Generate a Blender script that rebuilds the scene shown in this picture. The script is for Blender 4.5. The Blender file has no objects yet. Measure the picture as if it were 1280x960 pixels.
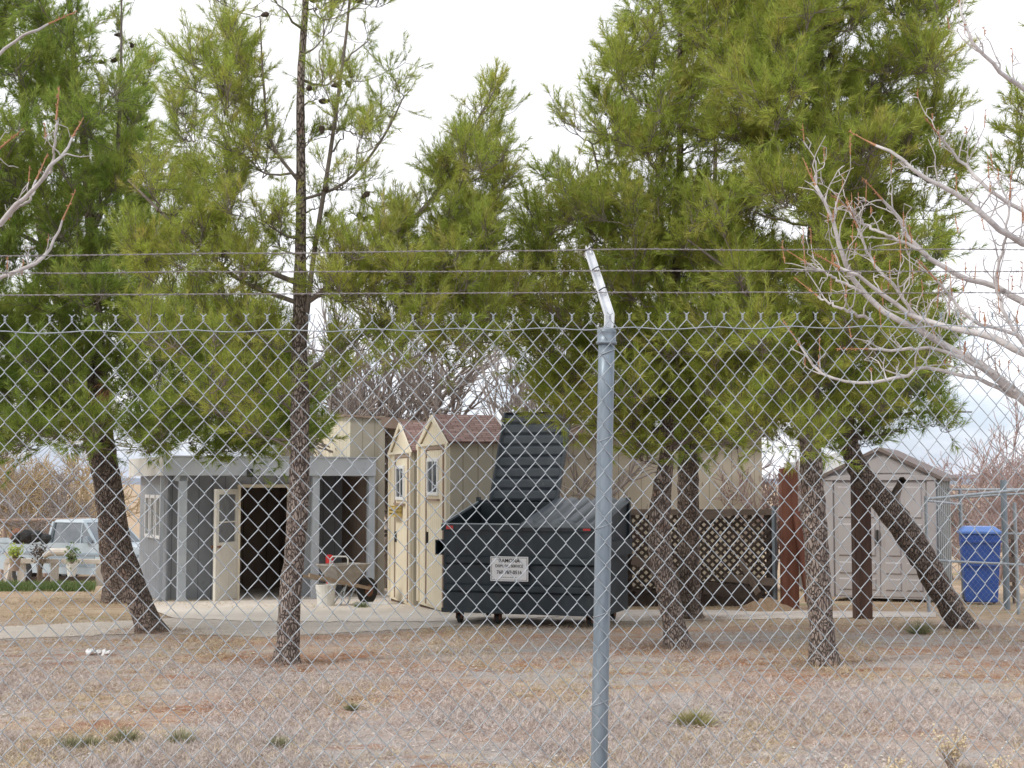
import bpy, math, random
import numpy as np
from mathutils import Vector, Matrix, noise as mnoise
random.seed(7); RNG = np.random.default_rng(11)
S = bpy.context.scene; COL = S.collection
R = math.radians
F = 1800.0; HOR = 603.0; EYE = 1.6
TH = math.atan((HOR-480)/F)
# ------------------------------------------------------------------ camera
cam = bpy.data.objects.new('camera', bpy.data.cameras.new('camera')); COL.objects.link(cam)
cam.location = (0, 0, EYE); cam.rotation_euler = (math.pi/2+TH, 0, 0)
cam.data.sensor_width = 36; cam.data.lens = 36*F/1280; cam.data.clip_start = .1; cam.data.clip_end = 8000
S.camera = cam
cam.data.dof.use_dof = True; cam.data.dof.focus_distance = 5.3; cam.data.dof.aperture_fstop = 20
def ray(px, py):
    a = (px-640)/F; b = -(py-480)/F
    return np.array([a, math.cos(TH)-b*math.sin(TH), math.sin(TH)+b*math.cos(TH)])
def P(px, py, Y):
    d = ray(px, py); t = Y/d[1]
    return np.array([d[0]*t, Y, EYE+d[2]*t])
def prof(Y):
    Y = min(Y, 46.0)
    return 0.0 if Y < 15 else -0.0085*(Y-15)**1.55
def gz(x, y): return prof(y)
def G(px, py, dz=0.0):
    lo, hi = 2.0, 46.0; d = ray(px, py)
    for _ in range(50):
        m = (lo+hi)/2; z = EYE+d[2]*m/d[1]
        if z > prof(m)+dz: lo = m
        else: hi = m
    t = lo/d[1]
    return np.array([d[0]*t, lo, prof(lo)+dz])
def XP(px, Y): return (px-640)/F*Y*1.0

# ------------------------------------------------------------------ materials
def mat(name, col, col2=None, rough=.8, scale=5., bump=0., bscale=40., metal=0., stretch=(1,1,1), detail=5., lo=.35, hi=.65,
        trans=0., spots=None, groove=None, gcol=.45, alpha_noise=None):
    m = bpy.data.materials.new(name); m.use_nodes = True
    nt = m.node_tree; n = nt.nodes; l = nt.links; b = n['Principled BSDF']; out = n['Material Output']
    b.inputs['Roughness'].default_value = rough; b.inputs['Metallic'].default_value = metal
    b.inputs['Base Color'].default_value = (*col, 1)
    tc = n.new('ShaderNodeTexCoord'); mp = n.new('ShaderNodeMapping'); mp.inputs['Scale'].default_value = stretch
    l.new(tc.outputs['Object'], mp.inputs['Vector'])
    c = None
    if col2:
        no = n.new('ShaderNodeTexNoise'); no.inputs['Scale'].default_value = scale; no.inputs['Detail'].default_value = detail
        no.inputs['Roughness'].default_value = .65
        l.new(mp.outputs['Vector'], no.inputs['Vector'])
        r = n.new('ShaderNodeValToRGB'); r.color_ramp.elements[0].position = lo; r.color_ramp.elements[1].position = hi
        r.color_ramp.elements[0].color = (*col, 1); r.color_ramp.elements[1].color = (*col2, 1)
        l.new(no.outputs['Fac'], r.inputs['Fac']); c = r.outputs['Color']
    if spots:   # (scale, threshold, colour)
        for sc, th, cc in spots:
            n2 = n.new('ShaderNodeTexNoise'); n2.inputs['Scale'].default_value = sc; n2.inputs['Detail'].default_value = 6
            n2.inputs['Roughness'].default_value = .7
            l.new(mp.outputs['Vector'], n2.inputs['Vector'])
            r2 = n.new('ShaderNodeValToRGB'); r2.color_ramp.elements[0].position = th; r2.color_ramp.elements[1].position = th+.08
            l.new(n2.outputs['Fac'], r2.inputs['Fac'])
            mx = n.new('ShaderNodeMix'); mx.data_type = 'RGBA'
            l.new(r2.outputs['Color'], mx.inputs['Factor'])
            if c: l.new(c, mx.inputs['A'])
            else: mx.inputs['A'].default_value = (*col, 1)
            mx.inputs['B'].default_value = (*cc, 1); c = mx.outputs['Result']
    hgt = None
    if groove:  # board joints every `groove` metres along x+y
        sx = n.new('ShaderNodeSeparateXYZ'); l.new(tc.outputs['Object'], sx.inputs[0])
        ad = n.new('ShaderNodeMath'); ad.operation = 'ADD'; l.new(sx.outputs[0], ad.inputs[0]); l.new(sx.outputs[1], ad.inputs[1])
        md = n.new('ShaderNodeMath'); md.operation = 'PINGPONG'; l.new(ad.outputs[0], md.inputs[0]); md.inputs[1].default_value = groove/2
        gt = n.new('ShaderNodeMath'); gt.operation = 'LESS_THAN'; l.new(md.outputs[0], gt.inputs[0]); gt.inputs[1].default_value = .006
        mx = n.new('ShaderNodeMix'); mx.data_type = 'RGBA'; l.new(gt.outputs[0], mx.inputs['Factor'])
        if c: l.new(c, mx.inputs['A'])
        else: mx.inputs['A'].default_value = (*col, 1)
        mx.inputs['B'].default_value = (col[0]*gcol, col[1]*gcol, col[2]*gcol, 1); c = mx.outputs['Result']
    if c: l.new(c, b.inputs['Base Color'])
    if bump:
        nb = n.new('ShaderNodeTexNoise'); nb.inputs['Scale'].default_value = bscale; nb.inputs['Detail'].default_value = 6
        l.new(mp.outputs['Vector'], nb.inputs['Vector'])
        bp = n.new('ShaderNodeBump'); bp.inputs['Strength'].default_value = bump; bp.inputs['Distance'].default_value = .02
        l.new(nb.outputs['Fac'], bp.inputs['Height']); l.new(bp.outputs['Normal'], b.inputs['Normal'])
    if trans:
        tr = n.new('ShaderNodeBsdfTranslucent'); ms = n.new('ShaderNodeMixShader'); ms.inputs[0].default_value = trans
        if c: l.new(c, tr.inputs['Color'])
        else: tr.inputs['Color'].default_value = (*col, 1)
        l.new(b.outputs[0], ms.inputs[1]); l.new(tr.outputs[0], ms.inputs[2]); l.new(ms.outputs[0], out.inputs['Surface'])
    return m
def needle_mat(name, cols):
    m = mat(name, cols[0], cols[1], rough=.75, scale=1.6, detail=3, trans=.52)
    n = m.node_tree.nodes; l = m.node_tree.links
    ramp = [x for x in n if x.type == 'VALTORGB'][0]
    g = n.new('ShaderNodeNewGeometry'); mx = n.new('ShaderNodeMix'); mx.data_type = 'RGBA'
    at = n.new('ShaderNodeAttribute'); at.attribute_name = 'age'
    l.new(at.outputs['Fac'], mx.inputs['Factor']); l.new(ramp.outputs['Color'], mx.inputs['A']); mx.inputs['B'].default_value = (*cols[2], 1)
    hs = n.new('ShaderNodeHueSaturation')
    ma = n.new('ShaderNodeMapRange'); ma.inputs['To Min'].default_value = .7; ma.inputs['To Max'].default_value = 1.35
    l.new(g.outputs['Random Per Island'], ma.inputs['Value']); l.new(ma.outputs[0], hs.inputs['Value']); l.new(mx.outputs['Result'], hs.inputs['Color'])
    for nd in n:
        if nd.type == 'BSDF_PRINCIPLED': l.new(hs.outputs[0], nd.inputs['Base Color'])
        if nd.type == 'BSDF_TRANSLUCENT': l.new(hs.outputs[0], nd.inputs['Color'])
    return m
M = {}
M['needle_a'] = needle_mat('needles yellow green', [(.315,.41,.070),(.455,.505,.10),(.56,.47,.14)])
M['needle_b'] = needle_mat('needles deep green', [(.235,.34,.068),(.34,.43,.085),(.44,.41,.11)])
def bark_mat(name, c1, c2, crack):
    m = mat(name, c1, c2, rough=.95, scale=9, lo=.36, hi=.64, spots=[(26,.62,tuple(x*1.35 for x in c2)),(5,.6,(c2[0]*.95,c2[1]*.72,c2[2]*.62))])
    n = m.node_tree.nodes; l = m.node_tree.links; b = n['Principled BSDF']; src = b.inputs['Base Color'].links[0].from_socket
    tc = n.new('ShaderNodeTexCoord'); mp = n.new('ShaderNodeMapping'); mp.inputs['Scale'].default_value = (1,1,.42); l.new(tc.outputs['Object'], mp.inputs[0])
    nz = n.new('ShaderNodeTexNoise'); nz.inputs['Scale'].default_value = 12; l.new(mp.outputs[0], nz.inputs['Vector'])
    va = n.new('ShaderNodeVectorMath'); va.operation = 'MULTIPLY_ADD'; l.new(nz.outputs['Color'], va.inputs[0]); va.inputs[1].default_value = (.09,.09,.09); l.new(mp.outputs[0], va.inputs[2])
    vo = n.new('ShaderNodeTexVoronoi'); vo.feature = 'DISTANCE_TO_EDGE'; vo.inputs['Scale'].default_value = 42; l.new(va.outputs[0], vo.inputs['Vector'])
    rp = n.new('ShaderNodeValToRGB'); rp.color_ramp.elements[0].position = .01; rp.color_ramp.elements[1].position = .14; l.new(vo.outputs['Distance'], rp.inputs[0])
    mx = n.new('ShaderNodeMix'); mx.data_type = 'RGBA'; l.new(rp.outputs[0], mx.inputs['Factor']); mx.inputs['A'].default_value = (*crack,1); l.new(src, mx.inputs['B']); l.new(mx.outputs['Result'], b.inputs['Base Color'])
    bp = n.new('ShaderNodeBump'); bp.inputs['Strength'].default_value = 1; bp.inputs['Distance'].default_value = .03; l.new(rp.outputs[0], bp.inputs['Height']); l.new(bp.outputs[0], b.inputs['Normal'])
    return m
M['bark'] = bark_mat('pine bark', (.16,.118,.10), (.29,.23,.195), (.08,.056,.047))
M['bark_pale'] = bark_mat('pale pine bark', (.20,.155,.135), (.36,.30,.265), (.11,.08,.068))
M['bark_limb'] = mat('pine limb bark', (.13,.11,.095), (.24,.2,.17), rough=.95, scale=10)
M['bare'] = mat('pale bare bark', (.38,.35,.34), (.60,.57,.56), rough=.8, scale=9, bump=.3, bscale=60, spots=[(14,.62,(.22,.19,.18))])
M['bare_tip'] = mat('orange young twigs', (.34,.15,.075), (.46,.24,.13), rough=.7, scale=30)
M['bare_far'] = mat('grey bare branches', (.22,.185,.17), (.34,.30,.275), rough=.9, scale=3)
M['bare_tan'] = mat('tan bare branches', (.36,.27,.16), (.46,.36,.22), rough=.9, scale=2)
M['bare_red'] = mat('reddish bare branches', (.29,.205,.19), (.39,.30,.28), rough=.9, scale=2)
M['cone'] = mat('pine cone', (.05,.035,.025), (.12,.085,.065), rough=.9, scale=60, bump=.8, bscale=90)
M['galv'] = mat('galvanised steel', (.30,.34,.375), (.44,.48,.515), rough=.5, scale=30, metal=.45, bump=.12, bscale=90)
M['galv_post'] = mat('galvanised pipe', (.18,.225,.27), (.29,.34,.385), rough=.45, scale=18, metal=.5, stretch=(1,1,.12), spots=[(12,.60,(.13,.17,.21))], bump=.1, bscale=40)
M['galv_arm'] = mat('bright galvanised arm', (.55,.57,.60), (.70,.72,.74), rough=.4, scale=20, metal=.2)
M['wire_dark'] = mat('weathered barbed wire', (.22,.20,.20), (.36,.33,.33), rough=.7, scale=60, metal=.3)
M['tie'] = mat('dark tie wire', (.03,.03,.035), rough=.6, metal=.4)
M['fascia'] = mat('grey painted fascia', (.40,.43,.47), (.47,.50,.54), rough=.6, scale=3, spots=[(4,.62,(.33,.35,.38))])
M['greywall'] = mat('grey board wall', (.27,.29,.32), (.34,.36,.39), rough=.8, scale=2, groove=.2, gcol=.6, spots=[(5,.6,(.24,.25,.26)),(17,.66,(.38,.39,.40))])
M['greypost'] = mat('grey painted post', (.38,.42,.47), (.44,.48,.52), rough=.6, scale=4)
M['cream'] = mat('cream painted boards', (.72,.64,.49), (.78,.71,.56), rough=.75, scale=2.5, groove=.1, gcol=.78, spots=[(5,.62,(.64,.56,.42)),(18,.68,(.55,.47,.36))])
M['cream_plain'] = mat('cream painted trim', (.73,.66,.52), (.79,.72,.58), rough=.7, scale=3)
M['tan'] = mat('tan siding and shaded shed sides', (.40,.36,.29), (.45,.41,.335), rough=.8, scale=2, groove=.2, gcol=.6, spots=[(3,.64,(.36,.32,.26))])
M['tan_wide'] = mat('tan wide panel siding', (.42,.37,.29), (.47,.42,.33), rough=.8, scale=1.4, groove=.4, gcol=.6, stretch=(1,1,.3))
M['browntrim'] = mat('faded brown trim', (.28,.20,.155), (.34,.25,.2), rough=.8, scale=5)
def shingle():
    m = mat('brown asphalt shingles', (.2,.125,.11), rough=.9, bump=.4, bscale=120)
    n = m.node_tree.nodes; l = m.node_tree.links; b = n['Principled BSDF']
    tc = n.new('ShaderNodeUVMap'); br = n.new('ShaderNodeTexBrick'); l.new(tc.outputs[0], br.inputs['Vector'])
    br.inputs['Scale'].default_value = 1; br.inputs['Brick Width'].default_value = .16; br.inputs['Row Height'].default_value = .065
    br.inputs['Mortar Size'].default_value = .006; br.inputs['Bias'].default_value = 0
    br.inputs['Color1'].default_value = (.20,.115,.10,1); br.inputs['Color2'].default_value = (.31,.205,.18,1); br.inputs['Mortar'].default_value = (.07,.045,.04,1)
    l.new(br.outputs['Color'], b.inputs['Base Color']); return m
M['shingle'] = shingle()
M['white'] = mat('white paint', (.76,.77,.78), rough=.5)
M['offwhite'] = mat('dirty white paint', (.62,.61,.57), (.72,.71,.68), rough=.6, scale=6)
M['glass'] = mat('window glass', (.05,.06,.075), rough=.08)
M['glass_grey'] = mat('dusty window glass', (.16,.17,.18), (.24,.25,.26), rough=.15, scale=4)
M['doorcream'] = mat('cream door paint', (.66,.63,.56), (.74,.71,.64), rough=.6, scale=3)
M['dumpster'] = mat('dark slate steel', (.014,.022,.030), (.028,.042,.054), rough=.5, scale=3.5, spots=[(3,.56,(.035,.045,.052)),(7,.63,(.06,.068,.072)),(13,.66,(.085,.05,.035)),(40,.70,(.13,.13,.125))], bump=.5, bscale=4, metal=.1, stretch=(1.6,1.6,.55))
M['lid'] = mat('slate plastic lid', (.050,.064,.084), (.078,.096,.118), rough=.45, scale=4, spots=[(7,.65,(.11,.125,.14))])
M['red'] = mat('red reflector', (.55,.03,.03), rough=.3)
M['rubber'] = mat('black rubber', (.02,.02,.02), rough=.8)
M['black'] = mat('black ink', (.015,.015,.02), rough=.7)
M['rust'] = mat('rusty steel', (.14,.06,.035), (.22,.11,.07), rough=.9, scale=20)
M["sign"] = mat("white sign", (.82,.83,.86), rough=.5)
M['lattice'] = mat('dark brown lattice', (.038,.027,.022), (.072,.052,.042), rough=.9, scale=8)
M['lattice_lt'] = mat('weathered brown board', (.10,.075,.06), (.17,.13,.105), rough=.9, scale=6, stretch=(.3,1,1))
M['redwood'] = mat('red brown timber', (.13,.045,.028), (.21,.085,.055), rough=.85, scale=10, stretch=(1,1,.15), bump=.4, bscale=30)
M['darkwood'] = mat('dark timber', (.055,.03,.024), (.11,.062,.048), rough=.9, scale=10, stretch=(1,1,.15), bump=.4, bscale=30)
M['shedgrey'] = mat('taupe plastic', (.35,.325,.325), (.40,.375,.375), rough=.55, scale=2)
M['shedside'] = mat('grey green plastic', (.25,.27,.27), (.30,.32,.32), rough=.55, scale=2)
M['shedroof'] = mat('brown shed roof', (.13,.10,.09), (.2,.16,.15), rough=.8, scale=6)
M['bluebin'] = mat('blue plastic', (.03,.085,.34), (.045,.115,.42), rough=.45, scale=5)
M['bluelid'] = mat('light blue plastic', (.09,.20,.55), (.12,.25,.62), rough=.4, scale=5)
M['truck'] = mat('pale blue truck paint', (.34,.41,.46), (.42,.49,.54), rough=.35, scale=3)
M['truckdark'] = mat('blue grey truck paint', (.24,.30,.35), rough=.4)
M['barrow'] = mat('dull steel tray', (.27,.25,.23), (.38,.35,.32), rough=.6, scale=9, spots=[(14,.6,(.22,.14,.09))], metal=.3)
M['wood'] = mat('weathered wood', (.28,.21,.15), (.38,.30,.23), rough=.9, scale=8, stretch=(1,.2,1))
M['woodcream'] = mat('weathered cream wood', (.52,.47,.41), (.62,.57,.51), rough=.85, scale=6)
M['concrete'] = mat('pale concrete', (.64,.57,.50), (.74,.67,.60), rough=.9, scale=1.2, spots=[(3,.62,(.44,.39,.33)),(30,.66,(.36,.31,.26))], bump=.2)
M['gravel'] = mat('grey tan gravel', (.50,.44,.39), (.62,.555,.50), rough=.95, scale=6, spots=[(45,.6,(.30,.25,.22)),(60,.63,(.56,.53,.49))], bump=.8, bscale=50)
M['soil_mound'] = mat('wood chips', (.26,.17,.10), (.38,.27,.18), rough=.95, scale=25, bump=1, bscale=60)
M['leafy'] = mat('green leaves', (.08,.15,.04), (.16,.25,.07), rough=.6, scale=8, trans=.25)
M['yellow'] = mat('yellow wooden box', (.50,.37,.12), (.62,.48,.2), rough=.7, scale=20)
M['greenmat'] = mat('green lawn grass', (.07,.12,.03), (.15,.20,.06), rough=.7, scale=6, trans=.25)
M['interior'] = mat('brown interior boards', (.22,.165,.13), (.30,.23,.19), rough=.9, scale=3, groove=.4, gcol=.4)
def ground_mat():
    m = bpy.data.materials.new('dry dirt ground'); m.use_nodes = True
    nt = m.node_tree; n = nt.nodes; l = nt.links; b = n['Principled BSDF']; b.inputs['Roughness'].default_value = .97
    tc = n.new('ShaderNodeTexCoord')
    def nz(scale, det=6, rough=.65, st=(1,1,1)):
        mp = n.new('ShaderNodeMapping'); mp.inputs['Scale'].default_value = st; l.new(tc.outputs['Object'], mp.inputs[0])
        x = n.new('ShaderNodeTexNoise'); x.inputs['Scale'].default_value = scale; x.inputs['Detail'].default_value = det; x.inputs['Roughness'].default_value = rough
        l.new(mp.outputs[0], x.inputs['Vector']); return x.outputs['Fac']
    def ramp(f, p0, p1, c0=(0,0,0), c1=(1,1,1)):
        r = n.new('ShaderNodeValToRGB'); r.color_ramp.elements[0].position = p0; r.color_ramp.elements[1].position = p1
        r.color_ramp.elements[0].color = (*c0,1); r.color_ramp.elements[1].color = (*c1,1); l.new(f, r.inputs[0]); return r.outputs[0]
    def mix(f, a, bb):
        x = n.new('ShaderNodeMix'); x.data_type = 'RGBA'; l.new(f, x.inputs['Factor'])
        if isinstance(a, tuple): x.inputs['A'].default_value = (*a,1)
        else: l.new(a, x.inputs['A'])
        if isinstance(bb, tuple): x.inputs['B'].default_value = (*bb,1)
        else: l.new(bb, x.inputs['B'])
        return x.outputs['Result']
    base = ramp(nz(1.1, 8, .7), .36, .64, (.37,.235,.165), (.52,.40,.32))
    c = mix(ramp(nz(.55, 7, .7, (.6,1.4,1)), .42, .55), base, (.41,.375,.36))     # grey dead weed mat
    c = mix(ramp(nz(2.3, 8, .75, (.7,1.6,1)), .56, .64), c, (.52,.43,.33))        # pale bare soil
    c = mix(ramp(nz(1.7, 8, .7, (.5,1.5,1)), .55, .64), c, (.33,.175,.11))         # reddish litter
    c = mix(ramp(nz(38, 4, .7), .58, .64), c, (.17,.12,.09))
    c = mix(ramp(nz(55, 4, .7), .64, .68), c, (.60,.55,.48))
    # further back the yard turns straw coloured
    sx = n.new('ShaderNodeSeparateXYZ'); l.new(tc.outputs['Object'], sx.inputs[0])
    r = n.new('ShaderNodeMapRange'); l.new(sx.outputs[1], r.inputs['Value']); r.inputs['From Min'].default_value = 15.5; r.inputs['From Max'].default_value = 18
    strw = ramp(nz(2.2, 7, .7, (.4,1,1)), .38, .62, (.37,.25,.165), (.47,.37,.25))
    strw = mix(ramp(nz(7, 7, .75, (.25,1,1)), .5, .62), strw, (.30,.19,.12)); strw = mix(ramp(nz(4, 7, .75, (.3,1,1)), .55, .66), strw, (.55,.45,.34)); strw = mix(ramp(nz(1.3, 6, .7, (.4,1,1)), .57, .66), strw, (.25,.25,.10))
    c = mix(r.outputs[0], c, strw)
    l.new(c, b.inputs['Base Color'])
    bp = n.new('ShaderNodeBump'); bp.inputs['Strength'].default_value = .9; bp.inputs['Distance'].default_value = .03; l.new(nz(16, 8, .7), bp.inputs['Height']); l.new(bp.outputs[0], b.inputs['Normal'])
    return m
M['ground'] = ground_mat()

# ------------------------------------------------------------------ mesh helpers
def npobj(name, V, faces, m, parent=None, smooth=False, org=None, k=None, attr=None):
    """V (n,3); faces: int array (f,k) or list"""
    me = bpy.data.meshes.new(name)
    V = np.asarray(V, dtype=np.float32)
    if org is not None: V = V-np.asarray(org, dtype=np.float32)
    if isinstance(faces, np.ndarray):
        nf, kk = faces.shape
        me.vertices.add(len(V)); me.vertices.foreach_set('co', V.ravel())
        me.loops.add(nf*kk); me.loops.foreach_set('vertex_index', faces.astype(np.int32).ravel())
        me.polygons.add(nf); me.polygons.foreach_set('loop_start', np.arange(0, nf*kk, kk, dtype=np.int32))
        me.update(calc_edges=True)
    else:
        me.from_pydata([tuple(map(float, v)) for v in V], [], faces)
    if attr is not None:
        a = me.attributes.new('age', 'FLOAT', 'POINT'); a.data.foreach_set('value', attr.astype(np.float32))
    me.materials.append(m)
    if smooth: me.polygons.foreach_set('use_smooth', np.ones(len(me.polygons), dtype=bool))
    o = bpy.data.objects.new(name, me); COL.objects.link(o)
    if parent: o.parent = parent
    return o
def tag(o, label=None, cat=None, group=None, kind=None):
    if label: o['label'] = label
    if cat: o['category'] = cat
    if group: o['group'] = group
    if kind: o['kind'] = kind
    return o
def empty(name, loc, rz=0, label=None, cat=None, group=None):
    o = bpy.data.objects.new(name, None); COL.objects.link(o); o.location = [float(v) for v in loc]; o.rotation_euler = (0,0,rz)
    o.empty_display_size = .1
    return tag(o, label, cat, group)
class MB:
    def __init__(s): s.v = []; s.f = []; s.M = Matrix.Identity(4)
    def add(s, vs, fs):
        o = len(s.v); s.v += [tuple(s.M @ Vector(v)) for v in vs]; s.f += [tuple(i+o for i in f) for f in fs]; return s
    def box(s, x0, x1, y0, y1, z0, z1):
        return s.add([(x0,y0,z0),(x1,y0,z0),(x1,y1,z0),(x0,y1,z0),(x0,y0,z1),(x1,y0,z1),(x1,y1,z1),(x0,y1,z1)],
              [(0,3,2,1),(4,5,6,7),(0,1,5,4),(1,2,6,5),(2,3,7,6),(3,0,4,7)])
    def hexa(s, b, t):
        return s.add(list(b)+list(t), [(0,3,2,1),(4,5,6,7),(0,1,5,4),(1,2,6,5),(2,3,7,6),(3,0,4,7)])
    def prism(s, poly, a, b, axis='y'):
        """poly of (p,q): axis y -> (p, *, q)"""
        n = len(poly)
        f = {'y': lambda p,q,t: (p,t,q), 'x': lambda p,q,t: (t,p,q), 'z': lambda p,q,t: (p,q,t)}[axis]
        vs = [f(p,q,a) for p,q in poly]+[f(p,q,b) for p,q in poly]
        return s.add(vs, [tuple(range(n)), tuple(range(2*n-1, n-1, -1))]+[(i,(i+1)%n,(i+1)%n+n,i+n) for i in range(n)])
    def bar(s, a, b, w, h=None, up=(0,0,1)):
        a = Vector(a); b = Vector(b); h = h or w; d = (b-a).normalized(); u = Vector(up)
        if abs(d.dot(u)) > .95: u = Vector((0,1,0))
        x = d.cross(u).normalized()*w/2; y = x.cross(d).normalized()*h/2
        return s.hexa([a-x-y, a+x-y, a+x+y, a-x+y], [b-x-y, b+x-y, b+x+y, b-x+y])
    def tube(s, pts, r, k=8, cap=True):
        pts = [Vector(p) for p in pts]; n = len(pts); rs = r if hasattr(r, '__len__') else [r]*n
        vs = []; ref = None
        for i, p in enumerate(pts):
            t = (pts[min(i+1,n-1)]-pts[max(i-1,0)]).normalized()
            if ref is None: ref = Vector((1,0,0)) if abs(t.x) < .8 else Vector((0,0,1))
            u = t.cross(ref).normalized(); w = t.cross(u)
            ref = u.cross(t)
            for j in range(k):
                a = 2*math.pi*j/k; vs.append(p+(u*math.cos(a)+w*math.sin(a))*rs[i])
        fs = [(i*k+j, i*k+(j+1)%k, (i+1)*k+(j+1)%k, (i+1)*k+j) for i in range(n-1) for j in range(k)]
        if cap: fs += [tuple(range(k-1,-1,-1)), tuple(range((n-1)*k, n*k))]
        return s.add(vs, fs)
    def build(s, name, m, parent=None, smooth=False, bevel=0, org=None):
        v = s.v if org is None else [tuple(Vector(p)-Vector(org)) for p in s.v]
        me = bpy.data.meshes.new(name); me.from_pydata([tuple(p) for p in v], [], s.f); me.materials.append(m)
        if smooth: me.shade_smooth() if hasattr(me,'shade_smooth') else None
        o = bpy.data.objects.new(name, me); COL.objects.link(o)
        if parent: o.parent = parent
        if bevel:
            b = o.modifiers.new('bevel','BEVEL'); b.width = bevel; b.segments = 2; b.limit_method = 'ANGLE'
        return o
def tubes(paths, radii, k):
    """many polylines; vectorised per equal length. returns V, F(quads)"""
    groups = {}
    for p, r in zip(paths, radii): groups.setdefault(len(p), []).append((p, r))
    VV = []; FF = []; off = 0
    ang = np.arange(k)*2*np.pi/k; ca = np.cos(ang); sa = np.sin(ang)
    for n, lst in groups.items():
        A = np.array([x[0] for x in lst], dtype=float); Rr = np.array([x[1] for x in lst], dtype=float)
        T = np.empty_like(A); T[:,1:-1] = A[:,2:]-A[:,:-2]; T[:,0] = A[:,1]-A[:,0]; T[:,-1] = A[:,-1]-A[:,-2]
        T /= np.linalg.norm(T, axis=2, keepdims=True)+1e-9
        mean = A[:,-1]-A[:,0]; mean /= np.linalg.norm(mean, axis=1, keepdims=True)+1e-9
        ref = np.where(np.abs(mean[:,1:2]) < .75, np.array([[0,1.,0]]), np.array([[1.,0,0]]))
        U = np.cross(T, ref[:,None,:]); U /= np.linalg.norm(U, axis=2, keepdims=True)+1e-9
        W = np.cross(T, U)
        V = A[:,:,None,:]+(U[:,:,None,:]*ca[None,None,:,None]+W[:,:,None,:]*sa[None,None,:,None])*Rr[:,:,None,None]
        N = len(lst)
        idx = np.arange(N*n*k).reshape(N, n, k)
        a = idx[:,:-1,:]; b = np.roll(idx, -1, axis=2)[:,:-1,:]; c = np.roll(idx, -1, axis=2)[:,1:,:]; d = idx[:,1:,:]
        FF.append(np.stack([a,b,c,d], axis=-1).reshape(-1,4)+off)
        VV.append(V.reshape(-1,3)); off += N*n*k
    return np.concatenate(VV), np.concatenate(FF)
def smooth_path(pts, rad, n):
    pts = np.array(pts, float); rad = np.array(rad, float)
    d = np.r_[0, np.cumsum(np.linalg.norm(np.diff(pts, axis=0), axis=1))]
    tt = np.linspace(0, d[-1], n)
    # catmull-rom
    m = np.gradient(pts, d, axis=0)
    out = []
    for t in tt:
        i = min(max(np.searchsorted(d, t)-1, 0), len(d)-2); h = d[i+1]-d[i]; s = (t-d[i])/h
        out.append((2*s**3-3*s**2+1)*pts[i]+(s**3-2*s**2+s)*h*m[i]+(-2*s**3+3*s**2)*pts[i+1]+(s**3-s**2)*h*m[i+1])
    return np.array(out), np.interp(tt, d, rad)
def unit(v): return v/(np.linalg.norm(v, axis=-1, keepdims=True)+1e-9)
def inpoly(x, y, poly):
    c = False; j = len(poly)-1
    for i in range(len(poly)):
        xi, yi = poly[i]; xj, yj = poly[j]
        if (yi > y) != (yj > y) and x < (xj-xi)*(y-yi)/(yj-yi)+xi: c = not c
        j = i
    return c

# ------------------------------------------------------------------ ground
def make_ground():
    ys = np.concatenate([np.arange(-6, 7, .5), np.arange(7, 19, .1), np.arange(19, 46, .5), [46,60,90,150,300,700,1500,4000]])
    t = np.linspace(-1, 1, 170); 
    V = []
    for y in ys:
        half = max(12, abs(y)*.9+8) if y < 46 else y*2.5+30
        for s_ in t:
            x = (abs(s_)**1.2*half)*(1 if s_ > 0 else -1)
            a = 0.018*min(1,max(0,(14.3-y)/.8))
            z = prof(y)+ (a*mnoise.noise(Vector((x*1.3,y*1.3,0)))+a*.8*mnoise.noise(Vector((x*6,y*6,3))) if a and y > 6 else 0)
            V.append((x, y, z))
    nx = len(t); ny = len(ys); idx = np.arange(nx*ny).reshape(ny, nx)
    Fq = np.stack([idx[:-1,:-1], idx[:-1,1:], idx[1:,1:], idx[1:,:-1]], -1).reshape(-1,4)
    tag(npobj('ground', V, Fq, M['ground'], smooth=True), 'dry reddish dirt yard with grey dead weeds', 'ground', kind='structure')
make_ground()
def strip(name, rows, m, dz, n=40, label='', cat='', jit=.0):
    """rows: (py, pxl, pxr) from far to near; projected on the ground"""
    ry = [r[0] for r in rows]; yy = np.linspace(ry[0], ry[-1], n); V = []; nx = 60
    for y in yy:
        a = np.interp(y, ry, [r[1] for r in rows]); b = np.interp(y, ry, [r[2] for r in rows])
        for i in range(nx):
            px = a+(b-a)*i/(nx-1); q = G(px, y, dz); V.append(q)
    idx = np.arange(n*nx).reshape(n, nx)
    Fq = np.stack([idx[1:,:-1], idx[1:,1:], idx[:-1,1:], idx[:-1,:-1]], -1).reshape(-1,4)
    o = npobj(name, V, Fq, m); tag(o, label, cat, kind='structure'); return o
def band(name, top, bot, m, dz, label, cat, nx=120, ny=10):
    """top/bot: lists (px,py); between two curves, edge wobble"""
    x0 = top[0][0]; x1 = top[-1][0]; V = []
    for j in range(ny):
        for i in range(nx):
            px = x0+(x1-x0)*i/(nx-1)
            a = np.interp(px, *zip(*top)); b = np.interp(px, *zip(*bot))
            if j == ny-1: b += 1.4*mnoise.noise(Vector((px*.05,0,1)))+.8*mnoise.noise(Vector((px*.3,0,1)))
            V.append(G(px, a+(b-a)*j/(ny-1), dz))
    idx = np.arange(nx*ny).reshape(ny, nx)
    Fq = np.stack([idx[1:,:-1], idx[1:,1:], idx[:-1,1:], idx[:-1,:-1]], -1).reshape(-1,4)
    tag(npobj(name, V, Fq, m), label, cat, kind='structure')
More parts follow.
